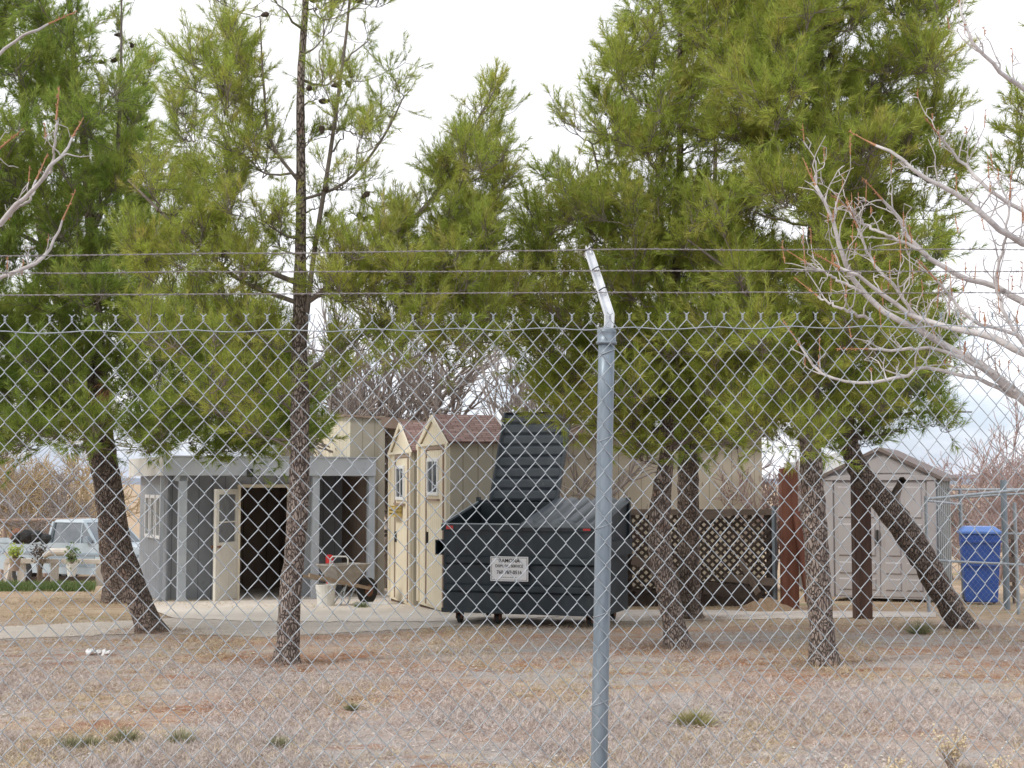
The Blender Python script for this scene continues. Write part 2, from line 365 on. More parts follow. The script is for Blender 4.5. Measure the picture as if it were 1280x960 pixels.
band('gravel_drive', [(-400,792),(0,783),(190,774),(300,766),(560,764),(760,762),(1000,763),(1170,765)],
     [(-400,812),(0,799),(190,791),(330,796),(480,788),(560,783),(700,778),(800,776),(1000,773),(1170,771)], M['gravel'], .005, 'grey tan gravel drive crossing the yard', 'drive')
band('concrete_pad', [(146,724),(165,732),(205,738),(300,736),(560,738),(640,745),(700,752)],
     [(146,727),(180,758),(215,772),(300,776),(480,777),(560,776),(640,774),(700,770)], M['concrete'], .010, 'pale concrete pad in front of the grey outbuilding', 'pad', ny=16)
# far hills
def hills():
    V = []; n = 160
    for i in range(n):
        a = -1.1+2.2*i/(n-1); x = 2600*math.sin(a); y = 2600*math.cos(a)
        h = 6+14*abs(mnoise.noise(Vector((a*5,0,0))))+4*mnoise.noise(Vector((a*22,1,0)))
        V += [(x*.9,y*.9,-2),(x,y,h),(x*1.15,y*1.15,-2)]
    Fq = []
    for i in range(n-1): Fq += [(3*i,3*i+3,3*i+4,3*i+1),(3*i+1,3*i+4,3*i+5,3*i+2)]
    tag(npobj('hills', V, np.array(Fq), mat('far blue hills', (.16,.20,.27), (.22,.25,.30), rough=1, scale=.01), smooth=True), 'low blue hills on the horizon', 'hills', kind='structure')
hills()
# ------------------------------------------------------------------ pine trees
def px_path(pts, Y, wid, n, dy=None):
    Ys = [Y]*len(pts) if dy is None else [Y+d for d in dy]
    W = [P(p[0], p[1], y) for p, y in zip(pts, Ys)]
    rr = [w/2*Y/F*(.86 if Y < 8 else 1) for w in wid]
    return smooth_path(W, rr, n)
def rough_tube(path, rad, k=16, amp=.10, seed=0):
    """trunk with knobbly outline"""
    V, Fq = tubes([path], [rad], k)
    n = len(path)
    for i in range(n):
        c = path[i]; L = i*k
        for j in range(k):
            v = V[L+j]; d = v-c
            s = 1+amp*mnoise.noise(Vector(v*9)+Vector((seed,0,0)))*1.6+amp*.8*mnoise.noise(Vector((v[0]*30, v[1]*30, v[2]*14)))
            V[L+j] = c+d*s
    return V, Fq
LITTER = []
def pine(name, label, Y, trunk, wid, groups, nm, bark, extra=[], rc=.30, needles=24, nl=.085, nw=.0056, depth=.8, cones=[], dead=None, category='pine tree', n_trunk=70, seed=1, twig_r=.0022, lean_dy=None):
    rng = np.random.default_rng(seed)
    tp, tr = px_path(trunk, Y, wid, n_trunk, lean_dy)
    base = np.array([tp[0][0], tp[0][1], gz(0, tp[0][1])])
    tp[0][2] = min(tp[0][2], base[2]-.05); tr[0] *= 1.5; tr[1] *= 1.15
    root = empty(name, base, 0, label, category)
    V, Fq = rough_tube(tp, tr, seed=seed)
    TV, TF = V, Fq
    lit = []
    for _ in range(1500):
        a_ = rng.uniform(0, 2*np.pi); rr_ = tr[0]*.9+abs(rng.normal(0, .30)); o_ = np.array([base[0]+math.cos(a_)*rr_*1.3, base[1]+math.sin(a_)*rr_, 0]); o_[2] = gz(0, o_[1])+.004+.035*math.exp(-((rr_-tr[0])/.12)**2)*rng.random()
        d_ = unit(rng.normal(0,1,3)*np.array([1,1,.12]))*rng.uniform(.04,.10); s_d = np.cross(unit(d_), [0,0,1.])*.0028; lit += [o_-s_d, o_+s_d, o_+d_+np.array([0,0,.006])]
    LITTER.extend(lit)
    nodes = [list(p) for p in tp[int(n_trunk*.25):]]; ndist = [0.0]*len(nodes); nrad = list(tr[int(n_trunk*.25):])
    limbs_p = []; limbs_r = []
    for ex, ew in extra:      # traced main limbs
        ep, er = px_path(ex, Y, [w_*.78 for w_ in ew], 14, [rng.normal(0,.1)*i/len(ex) for i in range(len(ex))])
        limbs_p.append(ep); limbs_r.append(er)
        for q, r_ in (zip(ep[2:], er[2:]) if len(ex) > 3 or ex[0][0] < 1100 else ()): nodes.append(list(q)); ndist.append(.3); nrad.append(r_)
    SO = []; SD = []; SL = []; SA = []
    tw_p = []; tw_r = []
    axis = tp
    cl = []
    for poly, n, ntw, nsh, rcs in groups:
        x0 = min(p[0] for p in poly); x1 = max(p[0] for p in poly); y0 = min(p[1] for p in poly); y1 = max(p[1] for p in poly)
        k = 0
        while k < n:
            x = rng.uniform(x0, x1); y = rng.uniform(y0, y1)
            if not inpoly(x, y, poly): continue
            best = 0
            c = P(x, y, Y+np.clip(rng.normal(-.12*depth, depth*.75), -depth*1.4, depth*1.4))
            cl.append((c, ntw, nsh, rcs*rng.uniform(.75, 1.25))); k += 1
    # nearest to the trunk first, so that limbs grow outwards
    def hd(c):
        i = np.argmin(np.abs(axis[:,2]-c[2])); return math.hypot(c[0]-axis[i][0], c[1]-axis[i][1])
    cl.sort(key=lambda q: hd(q[0]))
    for c, ntw, nsh, rcl in cl:
        N = np.array(nodes); dd = c-N; dist = np.linalg.norm(dd, axis=1)
        cost = dist+np.where(dd[:,2] < .1*dist, .8*dist, 0)+.25*np.array(ndist)+np.where(dist < .15, 1, 0)
        i = int(np.argmin(cost)); a = N[i]; L = dist[i]
        mid = (a+c)/2+np.array([0,0,-.12*L])+rng.normal(0, .05*L, 3)
        t = np.linspace(0, 1, 7)[:,None]
        pth = (1-t)**2*a+2*t*(1-t)*mid+t**2*c
        pth[1:-1] += rng.normal(0, .012, (5,3))
        r0 = min(nrad[i]*.75, .004+.012*L+.004); r0 = max(r0, .005)
        limbs_p.append(pth); limbs_r.append(np.linspace(r0, .003, 7))
        for q, s_ in zip(pth[2:], np.linspace(r0, .003, 7)[2:]): nodes.append(list(q)); ndist.append(ndist[i]+L*.5); nrad.append(s_)
        out = unit(c-a+np.array([0,0,.25]))
        for _ in range(int(ntw)):
            tb = pth[int(rng.integers(3, 7))]
            d = unit(rng.normal(0, 1, 3)*.75+out*.75+np.array([0,0,.45]))
            tl = rcl*rng.uniform(.55, 1.25)
            tm = tb+d*tl*.5+np.array([0,0,-.03*tl]); te = tb+d*tl+np.array([0,0,.12*tl])+rng.normal(0,.02,3)
            tw_p.append(np.array([tb, tm, te])); tw_r.append(np.array([twig_r*1.6, twig_r*1.2, twig_r*.8]))
            ag = max(0, rng.normal(.08, .25))
            for s_ in range(int(nsh)):
                f = 1-(s_/nsh)*.75
                q = tb+(te-tb)*f
                sd = unit(d+rng.normal(0,.55,3)*(0 if s_ == 0 else 1)+np.array([0,0,.3]))
                SO.append(q); SD.append(sd); SL.append(rng.uniform(.06,.13)); SA.append(min(1,ag))
    V, Fq = tubes(limbs_p, limbs_r, 6)
    to = npobj('trunk', np.concatenate([TV, V]), np.concatenate([TF, Fq+len(TV)]), bark, root, smooth=True, org=base)
    to.data.materials.append(M['bark_limb']); to.data.polygons.foreach_set('material_index', np.r_[np.zeros(len(TF), dtype=np.int32), np.ones(len(Fq), dtype=np.int32)])
    # needle shoots
    O = np.array(SO); D = np.array(SD); L = np.array(SL); A = np.array(SA); n = len(O)
    for o_, d_, l_ in zip(O, D, L):
        pass
    sp = np.stack([O-D*.02, O+D*L[:,None]], 1)
    m = needles
    t = rng.uniform(0, 1, (n, m)); ph = rng.uniform(0, 2*np.pi, (n, m)); an = R(18)+rng.uniform(0, R(38), (n, m))*(1-.5*t)
    ref = np.where(np.abs(D[:,2:3]) < .9, np.array([[0,0,1.]]), np.array([[1.,0,0]])); U = unit(np.cross(D, ref)); W = np.cross(D, U)
    nd = D[:,None]*np.cos(an)[...,None]+(U[:,None]*np.cos(ph)[...,None]+W[:,None]*np.sin(ph)[...,None])*np.sin(an)[...,None]
    ln = nl*rng.uniform(.7, 1.2, (n, m))
    b0 = O[:,None]+D[:,None]*(L[:,None]*t)[...,None]
    tip = b0+nd*ln[...,None]+np.array([0,0,-.006])
    side = unit(np.cross(nd, rng.normal(0,1,(n,m,3))))*nw/2
    V = np.stack([b0-side, b0+side, tip], 2).reshape(-1,3)
    Fq = np.arange(len(V)).reshape(-1,3)
    at = np.repeat(A, m*3)
    npobj('crown', V, Fq, nm, root, org=base, attr=at)
    tw_all = list(tw_p); tr_all = list(tw_r)
    V, Fq = tubes(tw_all+list(sp), tr_all+[np.array([twig_r, twig_r*.6])]*len(sp), 3)
    npobj('twigs', V, Fq, M['bark_limb'], root, org=base)
    for (x, y) in cones:
        c = P(x, y, Y+rng.normal(0, .12)); b = MB(); qq = O-c; qq[:,1] *= .35; c = O[int(np.argmin(np.linalg.norm(qq, axis=1)))]+np.array([0,-.01,-.02])
        dr = Vector(unit(np.array([rng.normal(0,1), rng.normal(0,.6), -.5+rng.normal(0,.5)])))
        hl = rng.uniform(.038,.055); prf = [(-1,.2),(-.75,.75),(-.4,1),(0,.92),(.45,.66),(.8,.35),(1,.08)]
        pts = [Vector(c)+dr*hl*a for a, _ in prf]; b.tube(pts, [  .027*w*rng.uniform(.9,1.1) for _, w in prf], 7)
        b.build('cone', M['cone'], root, org=base)
        nn = np.array(nodes); j = int(np.argmin(np.linalg.norm(nn-c, axis=1)))
    if dead:
        x, y = dead; b = []; q = P(x, y, Y-.9)
        for _ in range(260):
            o_ = q+rng.normal(0,1,3)*np.array([.05,.05,.09]); dr = unit(rng.normal(0,1,3)+np.array([0,0,-.6]))*.1; sd = unit(np.cross(dr, rng.normal(0,1,3)))*.003
            b += [o_-sd, o_+sd, o_+dr]
        npobj('dead_needles', np.array(b), np.arange(len(b)).reshape(-1,3), M['bare_tip'], root, org=base)
    return root
D_, S_ = (17, 4), (7, 3)
pine('pine_tree', 'tall pine with slim straight trunk and dark cones, in front of the grey outbuilding', 12.86,
     [(358,832),(362,760),(372,640),(375,520),(374,400),(376,300),(376,200),(376,100),(382,0),(384,-120),(385,-230)],
     [28,27,26,23,18,14,12,10,8,5,2],
     [([(175,260),(205,90),(270,20),(330,60),(350,200),(350,380),(330,470),(250,520),(180,470),(150,330)], 90, 14, 4, .27),
      ([(250,0),(260,-150),(380,-300),(490,-200),(500,-60),(420,-40),(330,30)], 36, 9, 3, .24),
      ([(385,-20),(500,-20),(515,90),(495,230),(500,330),(450,370),(395,330),(385,150)], 52, 7, 3, .21),
      ([(520,250),(595,130),(625,80),(632,130),(640,230),(635,320),(570,370),(450,360),(440,320)], 66, 12, 4, .22),
      ([(300,400),(355,400),(350,520),(300,560)], 10, 10, 4, .24),
      ([(395,420),(480,400),(510,440),(450,545),(395,530)], 9, 8, 4, .22),
      ([(470,370),(620,360),(640,430),(560,470),(480,440)], 34, 11, 4, .24),
      ([(520,300),(650,290),(650,400),(540,400)], 24, 11, 4, .24),
      ([(395,290),(500,290),(540,390),(400,400)], 22, 10, 4, .24)],
     M['needle_a'], M['bark_pale'],
     extra=[([(380,425),(392,320),(410,210),(424,110),(437,0),(440,-80)], [9,8,7,6,4,2]),
            ([(374,385),(430,345),(500,290),(555,230),(600,150),(622,85)], [9,9,7,6,4,2]),
            ([(374,355),(330,335),(290,295),(265,270)], [9,8,6,3]),
            ([(376,380),(300,350),(250,310),(160,225)], [8,7,6,4]),
            ([(376,230),(340,180),(330,110),(325,20)], [6,5,4,2]),
            ([(376,250),(420,235),(480,170),(505,120)], [5,5,4,2]),
            ([(376,470),(420,440),(470,410),(540,395)], [7,6,5,3])],
     nw=.0043, rc=.26, cones=[(390,5),(420,10),(452,8),(438,85),(385,108),(417,103),(440,115),(447,130),(395,138),(405,162),(414,161),(338,250),(365,248),(410,265),(445,270),(452,276),(466,278),(468,292),(580,170),(608,182),(612,200),(622,218),(620,115),(617,88),(340,12),(325,30),(310,65),(460,245),(392,235),(575,165)],
     depth=.6, seed=3)
pine('pine_tree', 'dense green pine with thick double-bent trunk leaning left, left of the grey outbuilding', 15.6,
     [(190,793),(172,745),(152,690),(137,620),(128,560),(122,480),(118,400),(115,300),(105,180),(90,50),(80,-100),(75,-200)],
     [31,29,31,34,32,26,21,15,10,7,5,3],
     [([(-150,-150),(55,-120),(70,60),(150,110),(190,180),(220,300),(180,400),(50,420),(-150,420)], 190, 18, 4, .34),
      ([(-150,400),(160,390),(320,410),(380,500),(350,556),(270,562),(150,550),(50,568),(-150,568)], 150, 18, 4, .33),
      ([(80,110),(90,-80),(170,-120),(185,20),(190,110)], 12, 7, 3, .26),
      ([(165,520),(400,490),(400,565),(170,570)], 34, 14, 4, .26)],
     M['needle_b'], M['bark'], extra=[([(122,470),(180,430),(250,420),(310,460)], [12,10,8,4]), ([(118,380),(80,330),(40,300),(-20,280)], [12,9,7,4]), ([(112,300),(140,230),(150,120),(152,-20)],[9,8,6,2])],
     rc=.33, needles=24, nl=.10, nw=.0066, depth=1.2, seed=5, dead=(131,500), cones=[(145,40),(150,62),(138,85),(160,75),(172,60),(96,95),(130,290),(205,150)])
pine('pine_tree', 'pine with upright brown trunk half hidden behind the bent trunk at the left', 21.0,
     [(150,741),(141,700),(138,650),(130,595),(112,530),(90,430),(60,330),(40,200),(20,60)], [32,31,31,29,25,20,14,9,4],
     [([(-200,150),(60,0),(180,60),(260,300),(370,500),(350,562),(270,566),(60,575),(-200,585)], 130, 16, 4, .36)],
     M['needle_b'], M['bark'], needles=18, nl=.12, nw=.008, depth=1.1, seed=6)
pine('pine_tree', 'yellow-green pine with crooked pale trunk, just right of the fence post', 14.1,
     [(848,812),(839,760),(826,700),(825,640),(834,560),(835,520),(838,450),(845,350),(850,200),(850,50),(850,-120)],
     [30,28,30,26,17,14,12,11,9,6,3],
     [([(665,250),(685,210),(725,190),(765,80),(800,-20),(850,-180),(950,-120),(960,100),(960,300),(950,450),(880,520),(800,545),(720,540),(690,520),(650,450),(635,400),(655,330)], 255, 16, 4, .30),
      ([(640,330),(660,250),(690,140),(725,170),(690,330),(650,420)], 14, 8, 3, .24), ([(730,525),(960,530),(930,575),(820,592),(750,578)], 21, 12, 4, .24)],
     M['needle_a'], M['bark_pale'], extra=[([(835,545),(790,525),(745,490),(700,455)], [11,9,7,4]), ([(838,430),(790,350),(760,260),(740,180)], [9,7,5,3]), ([(838,560),(870,545),(900,520)],[9,6,4])],
     depth=1.0, seed=8, cones=[(820,195),(790,268),(693,345),(735,385)])
pine('pine_tree', 'pine with dark straight trunk close behind the crooked pale one', 17.5,
     [(862,775),(862,700),(860,600),(865,520),(880,400),(890,300),(895,180)], [28,27,26,22,16,9,4],
     [([(760,330),(830,250),(930,240),(970,480),(940,555),(790,560)], 75, 15, 4, .34)],
     M['needle_b'], M['bark'], needles=18, nl=.12, nw=.008, depth=.8, seed=9)
pine('pine_tree', 'large bright pine with straight trunk, nearest on the right, beside the red-brown timbers', 12.75,
     [(1030,835),(1025,760),(1020,680),(1015,600),(1012,520),(1014,400),(1020,250),(1022,100),(1024,20),(1028,-100),(1030,-240)],
     [32,31,30,28,26,22,17,14,12,9,4],
     [([(880,520),(900,150),(920,-60),(960,-200),(1060,-280),(1130,-150),(1175,-20),(1185,90),(1195,210),(1170,300),(1180,420),(1140,490),(1080,520),(1020,560),(940,545)], 310, 16, 4, .28),
      ([(1130,-100),(1180,-60),(1200,60),(1205,160),(1180,170),(1150,40)], 10, 9, 3, .22)],
     M['needle_a'], M['bark_pale'], depth=.9, seed=12, extra=[([(1014,430),(960,380),(900,330),(860,300)],[10,8,6,3]), ([(1018,300),(1080,250),(1150,190)],[9,7,4])], cones=[(1045,195),(1025,30),(1040,65),(1110,160)])
pine('pine_tree', 'pine with thick trunk leaning steeply left, in front of the taupe plastic shed', 16.1,
     [(1204,786),(1184,752),(1152,695),(1112,637),(1080,598),(1062,560),(1057,480),(1068,380),(1085,280),(1095,200)],
     [29,31,33,33,28,24,20,16,11,6],
     [([(1000,330),(1100,240),(1175,320),(1185,430),(1165,500),(1120,545),(1060,575),(985,560),(950,470)], 90, 16, 4, .32),
      ([(1150,490),(1215,490),(1220,520),(1165,560)], 5, 8, 3, .22)],
     M['needle_b'], M['bark'], extra=[([(1112,640),(1122,612),(1128,600)], [20,14,12]), ([(1062,550),(1120,520),(1170,515),(1215,515)],[8,6,4,2])], needles=20, nl=.10, nw=.007, depth=.9, seed=14)
pine('pine_tree', 'thin sparse pine at the right edge behind the bare branches', 12.2,
     [(1345,842),(1342,700),(1340,500),(1338,300),(1336,100),(1334,-100)], [26,23,20,15,10,4],
     [([(1262,110),(1290,60),(1400,-120),(1430,400),(1330,430),(1262,400),(1256,260)], 30, 9, 4, .22)],
     M['needle_a'], M['bark'], depth=.5, seed=17)

# ------------------------------------------------------------------ bare trees
def bare_grow(rng, start, d, L, r, lev, PP, RR, spread=.6, up=.15, kids=(3,5), shrink=.68, minr=.003, wob=.12):
    n = 6; p = np.array(start, float); d = unit(np.array(d, float)); pts = [p.copy()]; ds = [d]
    for _ in range(n-1):
        d = unit(d+rng.normal(0, wob, 3)+np.array([0,0,up*.15])); p = p+d*L/(n-1); pts.append(p.copy()); ds.append(d)
    PP.append(np.array(pts)); RR.append(np.linspace(r, max(r*.5, minr*.7), n))
    if lev == 0: return
    for _ in range(int(rng.integers(*kids))):
        i = int(rng.integers(2, n)); dd = unit(ds[i]+rng.normal(0, spread, 3)+np.array([0,0,up]))
        bare_grow(rng, pts[i], dd, L*shrink*rng.uniform(.7,1.15), max(r*.55, minr), lev-1, PP, RR, spread, up, kids, shrink, minr, wob)
def bare_tree(name, label, loc, h, stems, m, seed, lev=4, minr=.008, kids=(3,5), r=.12, spread=.55, cat='bare tree', lean=.25, group=None, m2=None, k=4):
    rng = np.random.default_rng(seed); base = np.array([loc[0], loc[1], gz(0, loc[1])])
    root = empty(name, base, 0, label, cat, group)
    PP = []; RR = []
    for s_ in range(stems):
        a = 2*math.pi*s_/stems+rng.uniform(0,1)
        bare_grow(rng, base+np.array([math.cos(a)*.05*stems,math.sin(a)*.05*stems,-.05]), [math.cos(a)*lean, math.sin(a)*lean, 1], h*.42, r, lev, PP, RR, spread, .2, kids, .72, minr)
    tk = [i for i in range(len(PP)) if RR[i][0] > r*.5]; tw = [i for i in range(len(PP)) if RR[i][0] <= r*.5]
    V, Fq = tubes([PP[i] for i in tk], [RR[i] for i in tk], 9); npobj('trunk', V, Fq, m, root, smooth=True, org=base)
    if tw:
        V, Fq = tubes([PP[i] for i in tw], [RR[i] for i in tw], k); npobj('branches', V, Fq, m2 or m, root, org=base)
    return root
bare_tree('bare_tree', 'large leafless tree with several dark trunks rising behind the shingled sheds', (XP(596,27), 27), 6.8, 5, M['bare_far'], 21, lev=4, kids=(4,6), r=.13, minr=.009, lean=.45)
bare_tree('bare_tree', 'smaller leafless grey tree behind the tan house', (XP(475,29), 29), 5.8, 3, M['bare_far'], 22, lev=4, kids=(4,6), r=.09, minr=.009)
gb = 'leafless trees at the far left'
for i, (px, Y, h, m, lb) in enumerate([(40,46,5.0,'bare_tan','tan leafless willow-like tree behind the blue pickup cab'), (8,50,4.6,'bare_far','grey leafless tree at the left edge, far beyond the yard'),
        (92,52,5.6,'bare_tan','tall tan leafless tree beyond the front of the pickup'), (66,44,3.9,'bare_far','grey leafless tree directly behind the pickup'), (-50,48,5,'bare_tan','tan leafless tree just outside the left edge')]):
    bare_tree('bare_tree', lb, (XP(px,Y), Y), h, 4, M[m], 30+i, lev=4, kids=(3,6), r=.09, minr=.012, group=gb, spread=.6, lean=.5)
gb = 'leafless trees at the far right'
for i, (px, Y, h, m, lb) in enumerate([(1235,44,4.6,'bare_red','pinkish leafless tree beyond the blue bin'), (1290,40,4.8,'bare_red','pinkish leafless tree at the right edge beyond the pipe fence'),
        (1190,50,4.6,'bare_far','grey leafless tree behind the right corner of the taupe shed'), (1330,48,5.2,'bare_far','grey leafless tree outside the right edge')]):
    bare_tree('bare_tree', lb, (XP(px,Y), Y), h, 4, M[m], 50+i, lev=4, kids=(4,6), r=.08, minr=.011, group=gb, spread=.7, lean=.6)
bare_tree('red_shrub', 'reddish leafless shrub between the tan wall and the red-brown timber', (XP(962,27), 27), 2.9, 6, M['bare_red'], 60, lev=4, kids=(3,6), r=.035, minr=.008, lean=.45, cat='shrub')

def near_bare(name, label, base_px, Y, trunk, twid, limbs, seed, dens=1.0):
    rng = np.random.default_rng(seed)
    tp, tr = px_path(trunk, Y, twid, 24); base = np.array([tp[0][0], Y, 0.]); tp[0][2] = -.05
    root = empty(name, base, 0, label, 'bare tree')
    V0, F0 = rough_tube(tp, tr, 12, .07)
    LP = []; LR = []; TP = []; TR = []; OP = []; OR = []
    for pts, wid, tw in limbs:
        ddy = np.cumsum(rng.normal(0, .06, len(pts))); 
        lp, lr = px_path(pts, Y, wid, 22, list(ddy))
        lp[1:-1] += rng.normal(0, .004, (20,3)); LP.append(lp); LR.append(lr)
        for _ in range(int(tw*dens)):
            i = int(rng.integers(4, 22)); t = unit(lp[i]-lp[i-1])
            d = unit(t*.6+rng.normal(0,.55,3)+np.array([0,0,.65])); L = rng.uniform(.06,.26)*(1.0 if rng.random() < .8 else 1.5)
            n = 6; p = lp[i].copy(); q = [p.copy()]
            for _k in range(n-1):
                d = unit(d+rng.normal(0,.28,3)+np.array([0,0,.1])); p = p+d*L/(n-1); q.append(p.copy())
            r0 = min(lr[i]*.6, .0045)
            TP.append(np.array(q)); TR.append(np.linspace(r0, .0018, n))
            # young orange tips and buds
            if rng.random() < .55:
                e = q[-1]; dd = unit(q[-1]-q[-2]+np.array([0,0,.3])); L2 = rng.uniform(.04,.12)
                OP.append(np.array([e, e+dd*L2*.5+rng.normal(0,.001,3), e+dd*L2])); OR.append(np.array([.0026,.0024,.0014]))
                for _b in range(5):
                    s0 = e+dd*L2*rng.uniform(0,1); bd = unit(dd+rng.normal(0,.9,3)); OP.append(np.array([s0, s0+bd*.007, s0+bd*.013])); OR.append(np.array([.0022,.003,.0012]))
            for _s in range(int(rng.integers(1,4))):
                j = int(rng.integers(1, n)); sd = unit(rng.normal(0,.8,3)+np.array([0,0,.5])); l2 = rng.uniform(.02,.09)
                TP.append(np.array([q[j], q[j]+sd*l2*.5+rng.normal(0,.004,3), q[j]+unit(sd+rng.normal(0,.4,3))*l2])); TR.append(np.array([.0028,.0022,.0016]))
        # tip of limb is young orange wood with buds
        e = lp[-1]; dd = unit(lp[-1]-lp[-3]); OP.append(np.array([e, e+dd*.08+rng.normal(0,.0012,3), e+dd*.17])); OR.append(np.array([max(lr[-1],.003),.0028,.0018]))
        for _b in range(9):
            s0 = e+dd*rng.uniform(0,.16); bd = unit(dd+rng.normal(0,.9,3)); OP.append(np.array([s0, s0+bd*.008, s0+bd*.015])); OR.append(np.array([.0025,.0033,.0012]))
    V1, F1 = tubes(LP, LR, 8); F1 = F1+len(V0)
    npobj('trunk', np.concatenate([V0, V1]), np.concatenate([F0, F1]), M['bare'], root, smooth=True, org=base)
    V, Fq = tubes(TP, TR, 5); V2, F2 = tubes(OP, OR, 5)
    o = npobj('twigs', np.concatenate([V, V2]), np.concatenate([Fq, F2+len(V)]), M['bare'], root, smooth=True, org=base)
    o.data.materials.append(M['bare_tip']); o.data.polygons.foreach_set('material_index', np.r_[np.zeros(len(Fq), dtype=np.int32), np.ones(len(F2), dtype=np.int32)])
near_bare('bare_tree', 'pale bare fruit tree reaching in from the right behind the chain link', None, 7.4,
    [(1450,992),(1445,850),(1430,700),(1425,600),(1430,450),(1440,250),(1430,100)], [60,54,50,46,36,24,14],
    [([(1425,610),(1350,555),(1280,500),(1235,463),(1170,425),(1120,398),(1075,362),(1058,330),(1046,290),(1033,255),(1020,232)], [24,20,15,13,10,9,8,7,6,5,4], 34),
     ([(1428,560),(1350,470),(1280,443),(1240,422),(1180,408),(1130,388),(1100,366),(1072,345),(1050,335)], [20,16,11,10,8,7,6,5,4], 26),
     ([(1432,470),(1350,410),(1280,378),(1243,358),(1193,342),(1140,303),(1120,267),(1103,250)], [18,14,11,9,8,7,5,4], 26),
     ([(1434,380),(1350,335),(1280,302),(1250,285),(1200,247),(1150,218),(1120,195),(1095,182)], [16,13,10,9,8,6,5,4], 26),
     ([(1436,300),(1350,290),(1280,265),(1235,235),(1205,205),(1175,170)], [12,9,7,6,5,3], 20),
     ([(1438,230),(1350,160),(1280,110),(1240,80),(1215,50),(1200,5)], [12,9,8,6,5,3], 18),
     ([(1290,505),(1220,473),(1147,462),(1123,472),(1043,473),(1023,463),(1000,432)], [8,6,5,5,4,4,3], 16),
     ([(1240,466),(1170,436),(1100,438),(1085,436)], [7,5,4,3], 8),
     ([(1300,460),(1262,400),(1245,358),(1256,300),(1262,250)], [7,6,5,4,3], 14),
     ([(1160,420),(1120,360),(1085,318),(1072,285)], [6,5,4,3], 14),
     ([(1430,520),(1330,500),(1270,420),(1215,400),(1180,360),(1170,350)], [9,8,6,5,4,3], 20),
     ([(1150,312),(1100,290),(1075,278),(1060,262)], [5,4,4,3], 12),
     ([(1075,365),(1040,345),(1010,330)], [5,4,3], 8), ([(1090,400),(1050,385),(1022,370)], [5,4,3], 8)], 71, .95)
near_bare('bare_tree', 'pale bare fruit tree reaching in from the left above the wires', None, 7.2,
    [(-190,1003),(-180,800),(-170,600),(-160,450),(-150,250),(-140,60)], [50,44,38,30,22,12],
    [([(-160,440),(-90,350),(0,280),(22,255),(48,230),(65,205),(82,190),(90,172)], [14,11,8,7,6,5,4,3], 9),
     ([(-150,420),(-60,365),(0,347),(30,335),(55,320),(70,298),(78,275)], [10,8,6,6,5,4,3], 8),
     ([(0,282),(20,262),(38,248),(45,225)], [5,4,4,3], 3),
     ([(45,232),(62,215),(68,180),(70,150)], [5,4,3,3], 4),
     ([(-150,250),(-60,110),(0,68),(20,50),(45,38),(60,30)], [9,7,5,4,4,3], 6),
     ([(-150,200),(-60,210),(-20,200),(0,185)], [7,5,4,3], 5)], 72, .6)

# ------------------------------------------------------------------ near chain link fence
FA = R(11.3); FO = np.array([XP(758,5.0), 5.0]); fe = np.array([math.cos(FA), math.sin(FA)]); fn = np.array([-math.sin(FA), math.cos(FA)])
def ztop(u): return 2.165+.027*u
def fence_pt(u, w, z): xy = FO+fe*u+fn*w; return np.array([xy[0], xy[1], z])
def link_mesh(u0, u1, ztopf, zbot, s, hh, r, depth, k=5, barbs=True):
    """woven wires; s column spacing, hh half diamond height. returns local (u,w,z) paths"""
    PP = []; n = int((u1-u0)/s)
    for i in range(n):
        x0 = u0+i*s; x1 = x0+s; pts = []
        zt = ztopf(x0); rows = int((zt-zbot)/hh)
        for j in range(rows+1):
            right = (j+i) % 2 == 0
            z = zt-j*hh; x = x1+.0012 if right else x0-.0012
            e = hh*.07
            # turning from one face of the weave to the other at each bend
            zz = 1 if right else -1
            sg = -1 if right else 1
            # moving downwards: right->left leaves in front, left->right behind ('/' in front)
            wi, wo = (depth, -depth) if right else (-depth, depth)
            if j > 0: pts.append((x-sg*-e*.0-(x1-x0)*.06*(1 if right else -1), wi, z+e))
            pts.append((x, 0, z))
            if j < rows: pts.append((x-(x1-x0)*.06*(1 if right else -1), wo, z-e))
        if barbs:
            right = i % 2 == 0; x = x1 if right else x0; ph = 0 if right else math.pi
            head = []
            for q in range(9):
                a = ph+q*1.25; head.append((x+.0028*math.cos(a), .0028*math.sin(a), zt+.002+q*.0016))
            sgn = 1 if right else -1
            head.append((x+sgn*.006, .001, zt+.019)); head.append((x+sgn*.010, .0, zt+.023))
            pts = head[::-1]+pts[1:]
        PP.append(pts)
    return PP
def warp(pp, fn_, dx=0):
    out = []
    for p in pp:
        a = np.array(p)
        out.append(np.array([fn_(*q) for q in a]))
    return out
fbase = fence_pt(0, 0, 0)
fence = empty('chain_link_fence', fbase, 0, 'galvanised chain link fence across the foreground with barbed wire above', 'fence')
PP = link_mesh(-3.6, 3.6, ztop, .03, .0345, .0403, .0019, .0022)
def fw(u, w, z):
    # slight sag and bulge so that the weave is not perfectly regular
    b = .012*mnoise.noise(Vector((u*.9, z*.9, 2))); du = .004*mnoise.noise(Vector((u*2.2, z*2.2, 5)))-.016*(z-1.2); dz = .004*mnoise.noise(Vector((u*1.7, z*1.7, 9)))
    return fence_pt(u+du, w-.036+b*.5, z+dz)
PPw = warp(PP, fw)
V, Fq = tubes(PPw, [np.full(len(p), .0016) for p in PPw], 6)
npobj('wire_mesh', V, Fq, M['galv'], fence, smooth=True, org=fbase)
# tension wire
tw = [fence_pt(u, -.042+.004*math.sin(u*45), ztop(u)-.034+.004*math.sin(u*21)) for u in np.linspace(-3.6, 3.6, 300)]
b = MB(); b.tube(tw, .002, 6); b.build('tension_wire', M['galv'], fence, org=fbase, smooth=True)
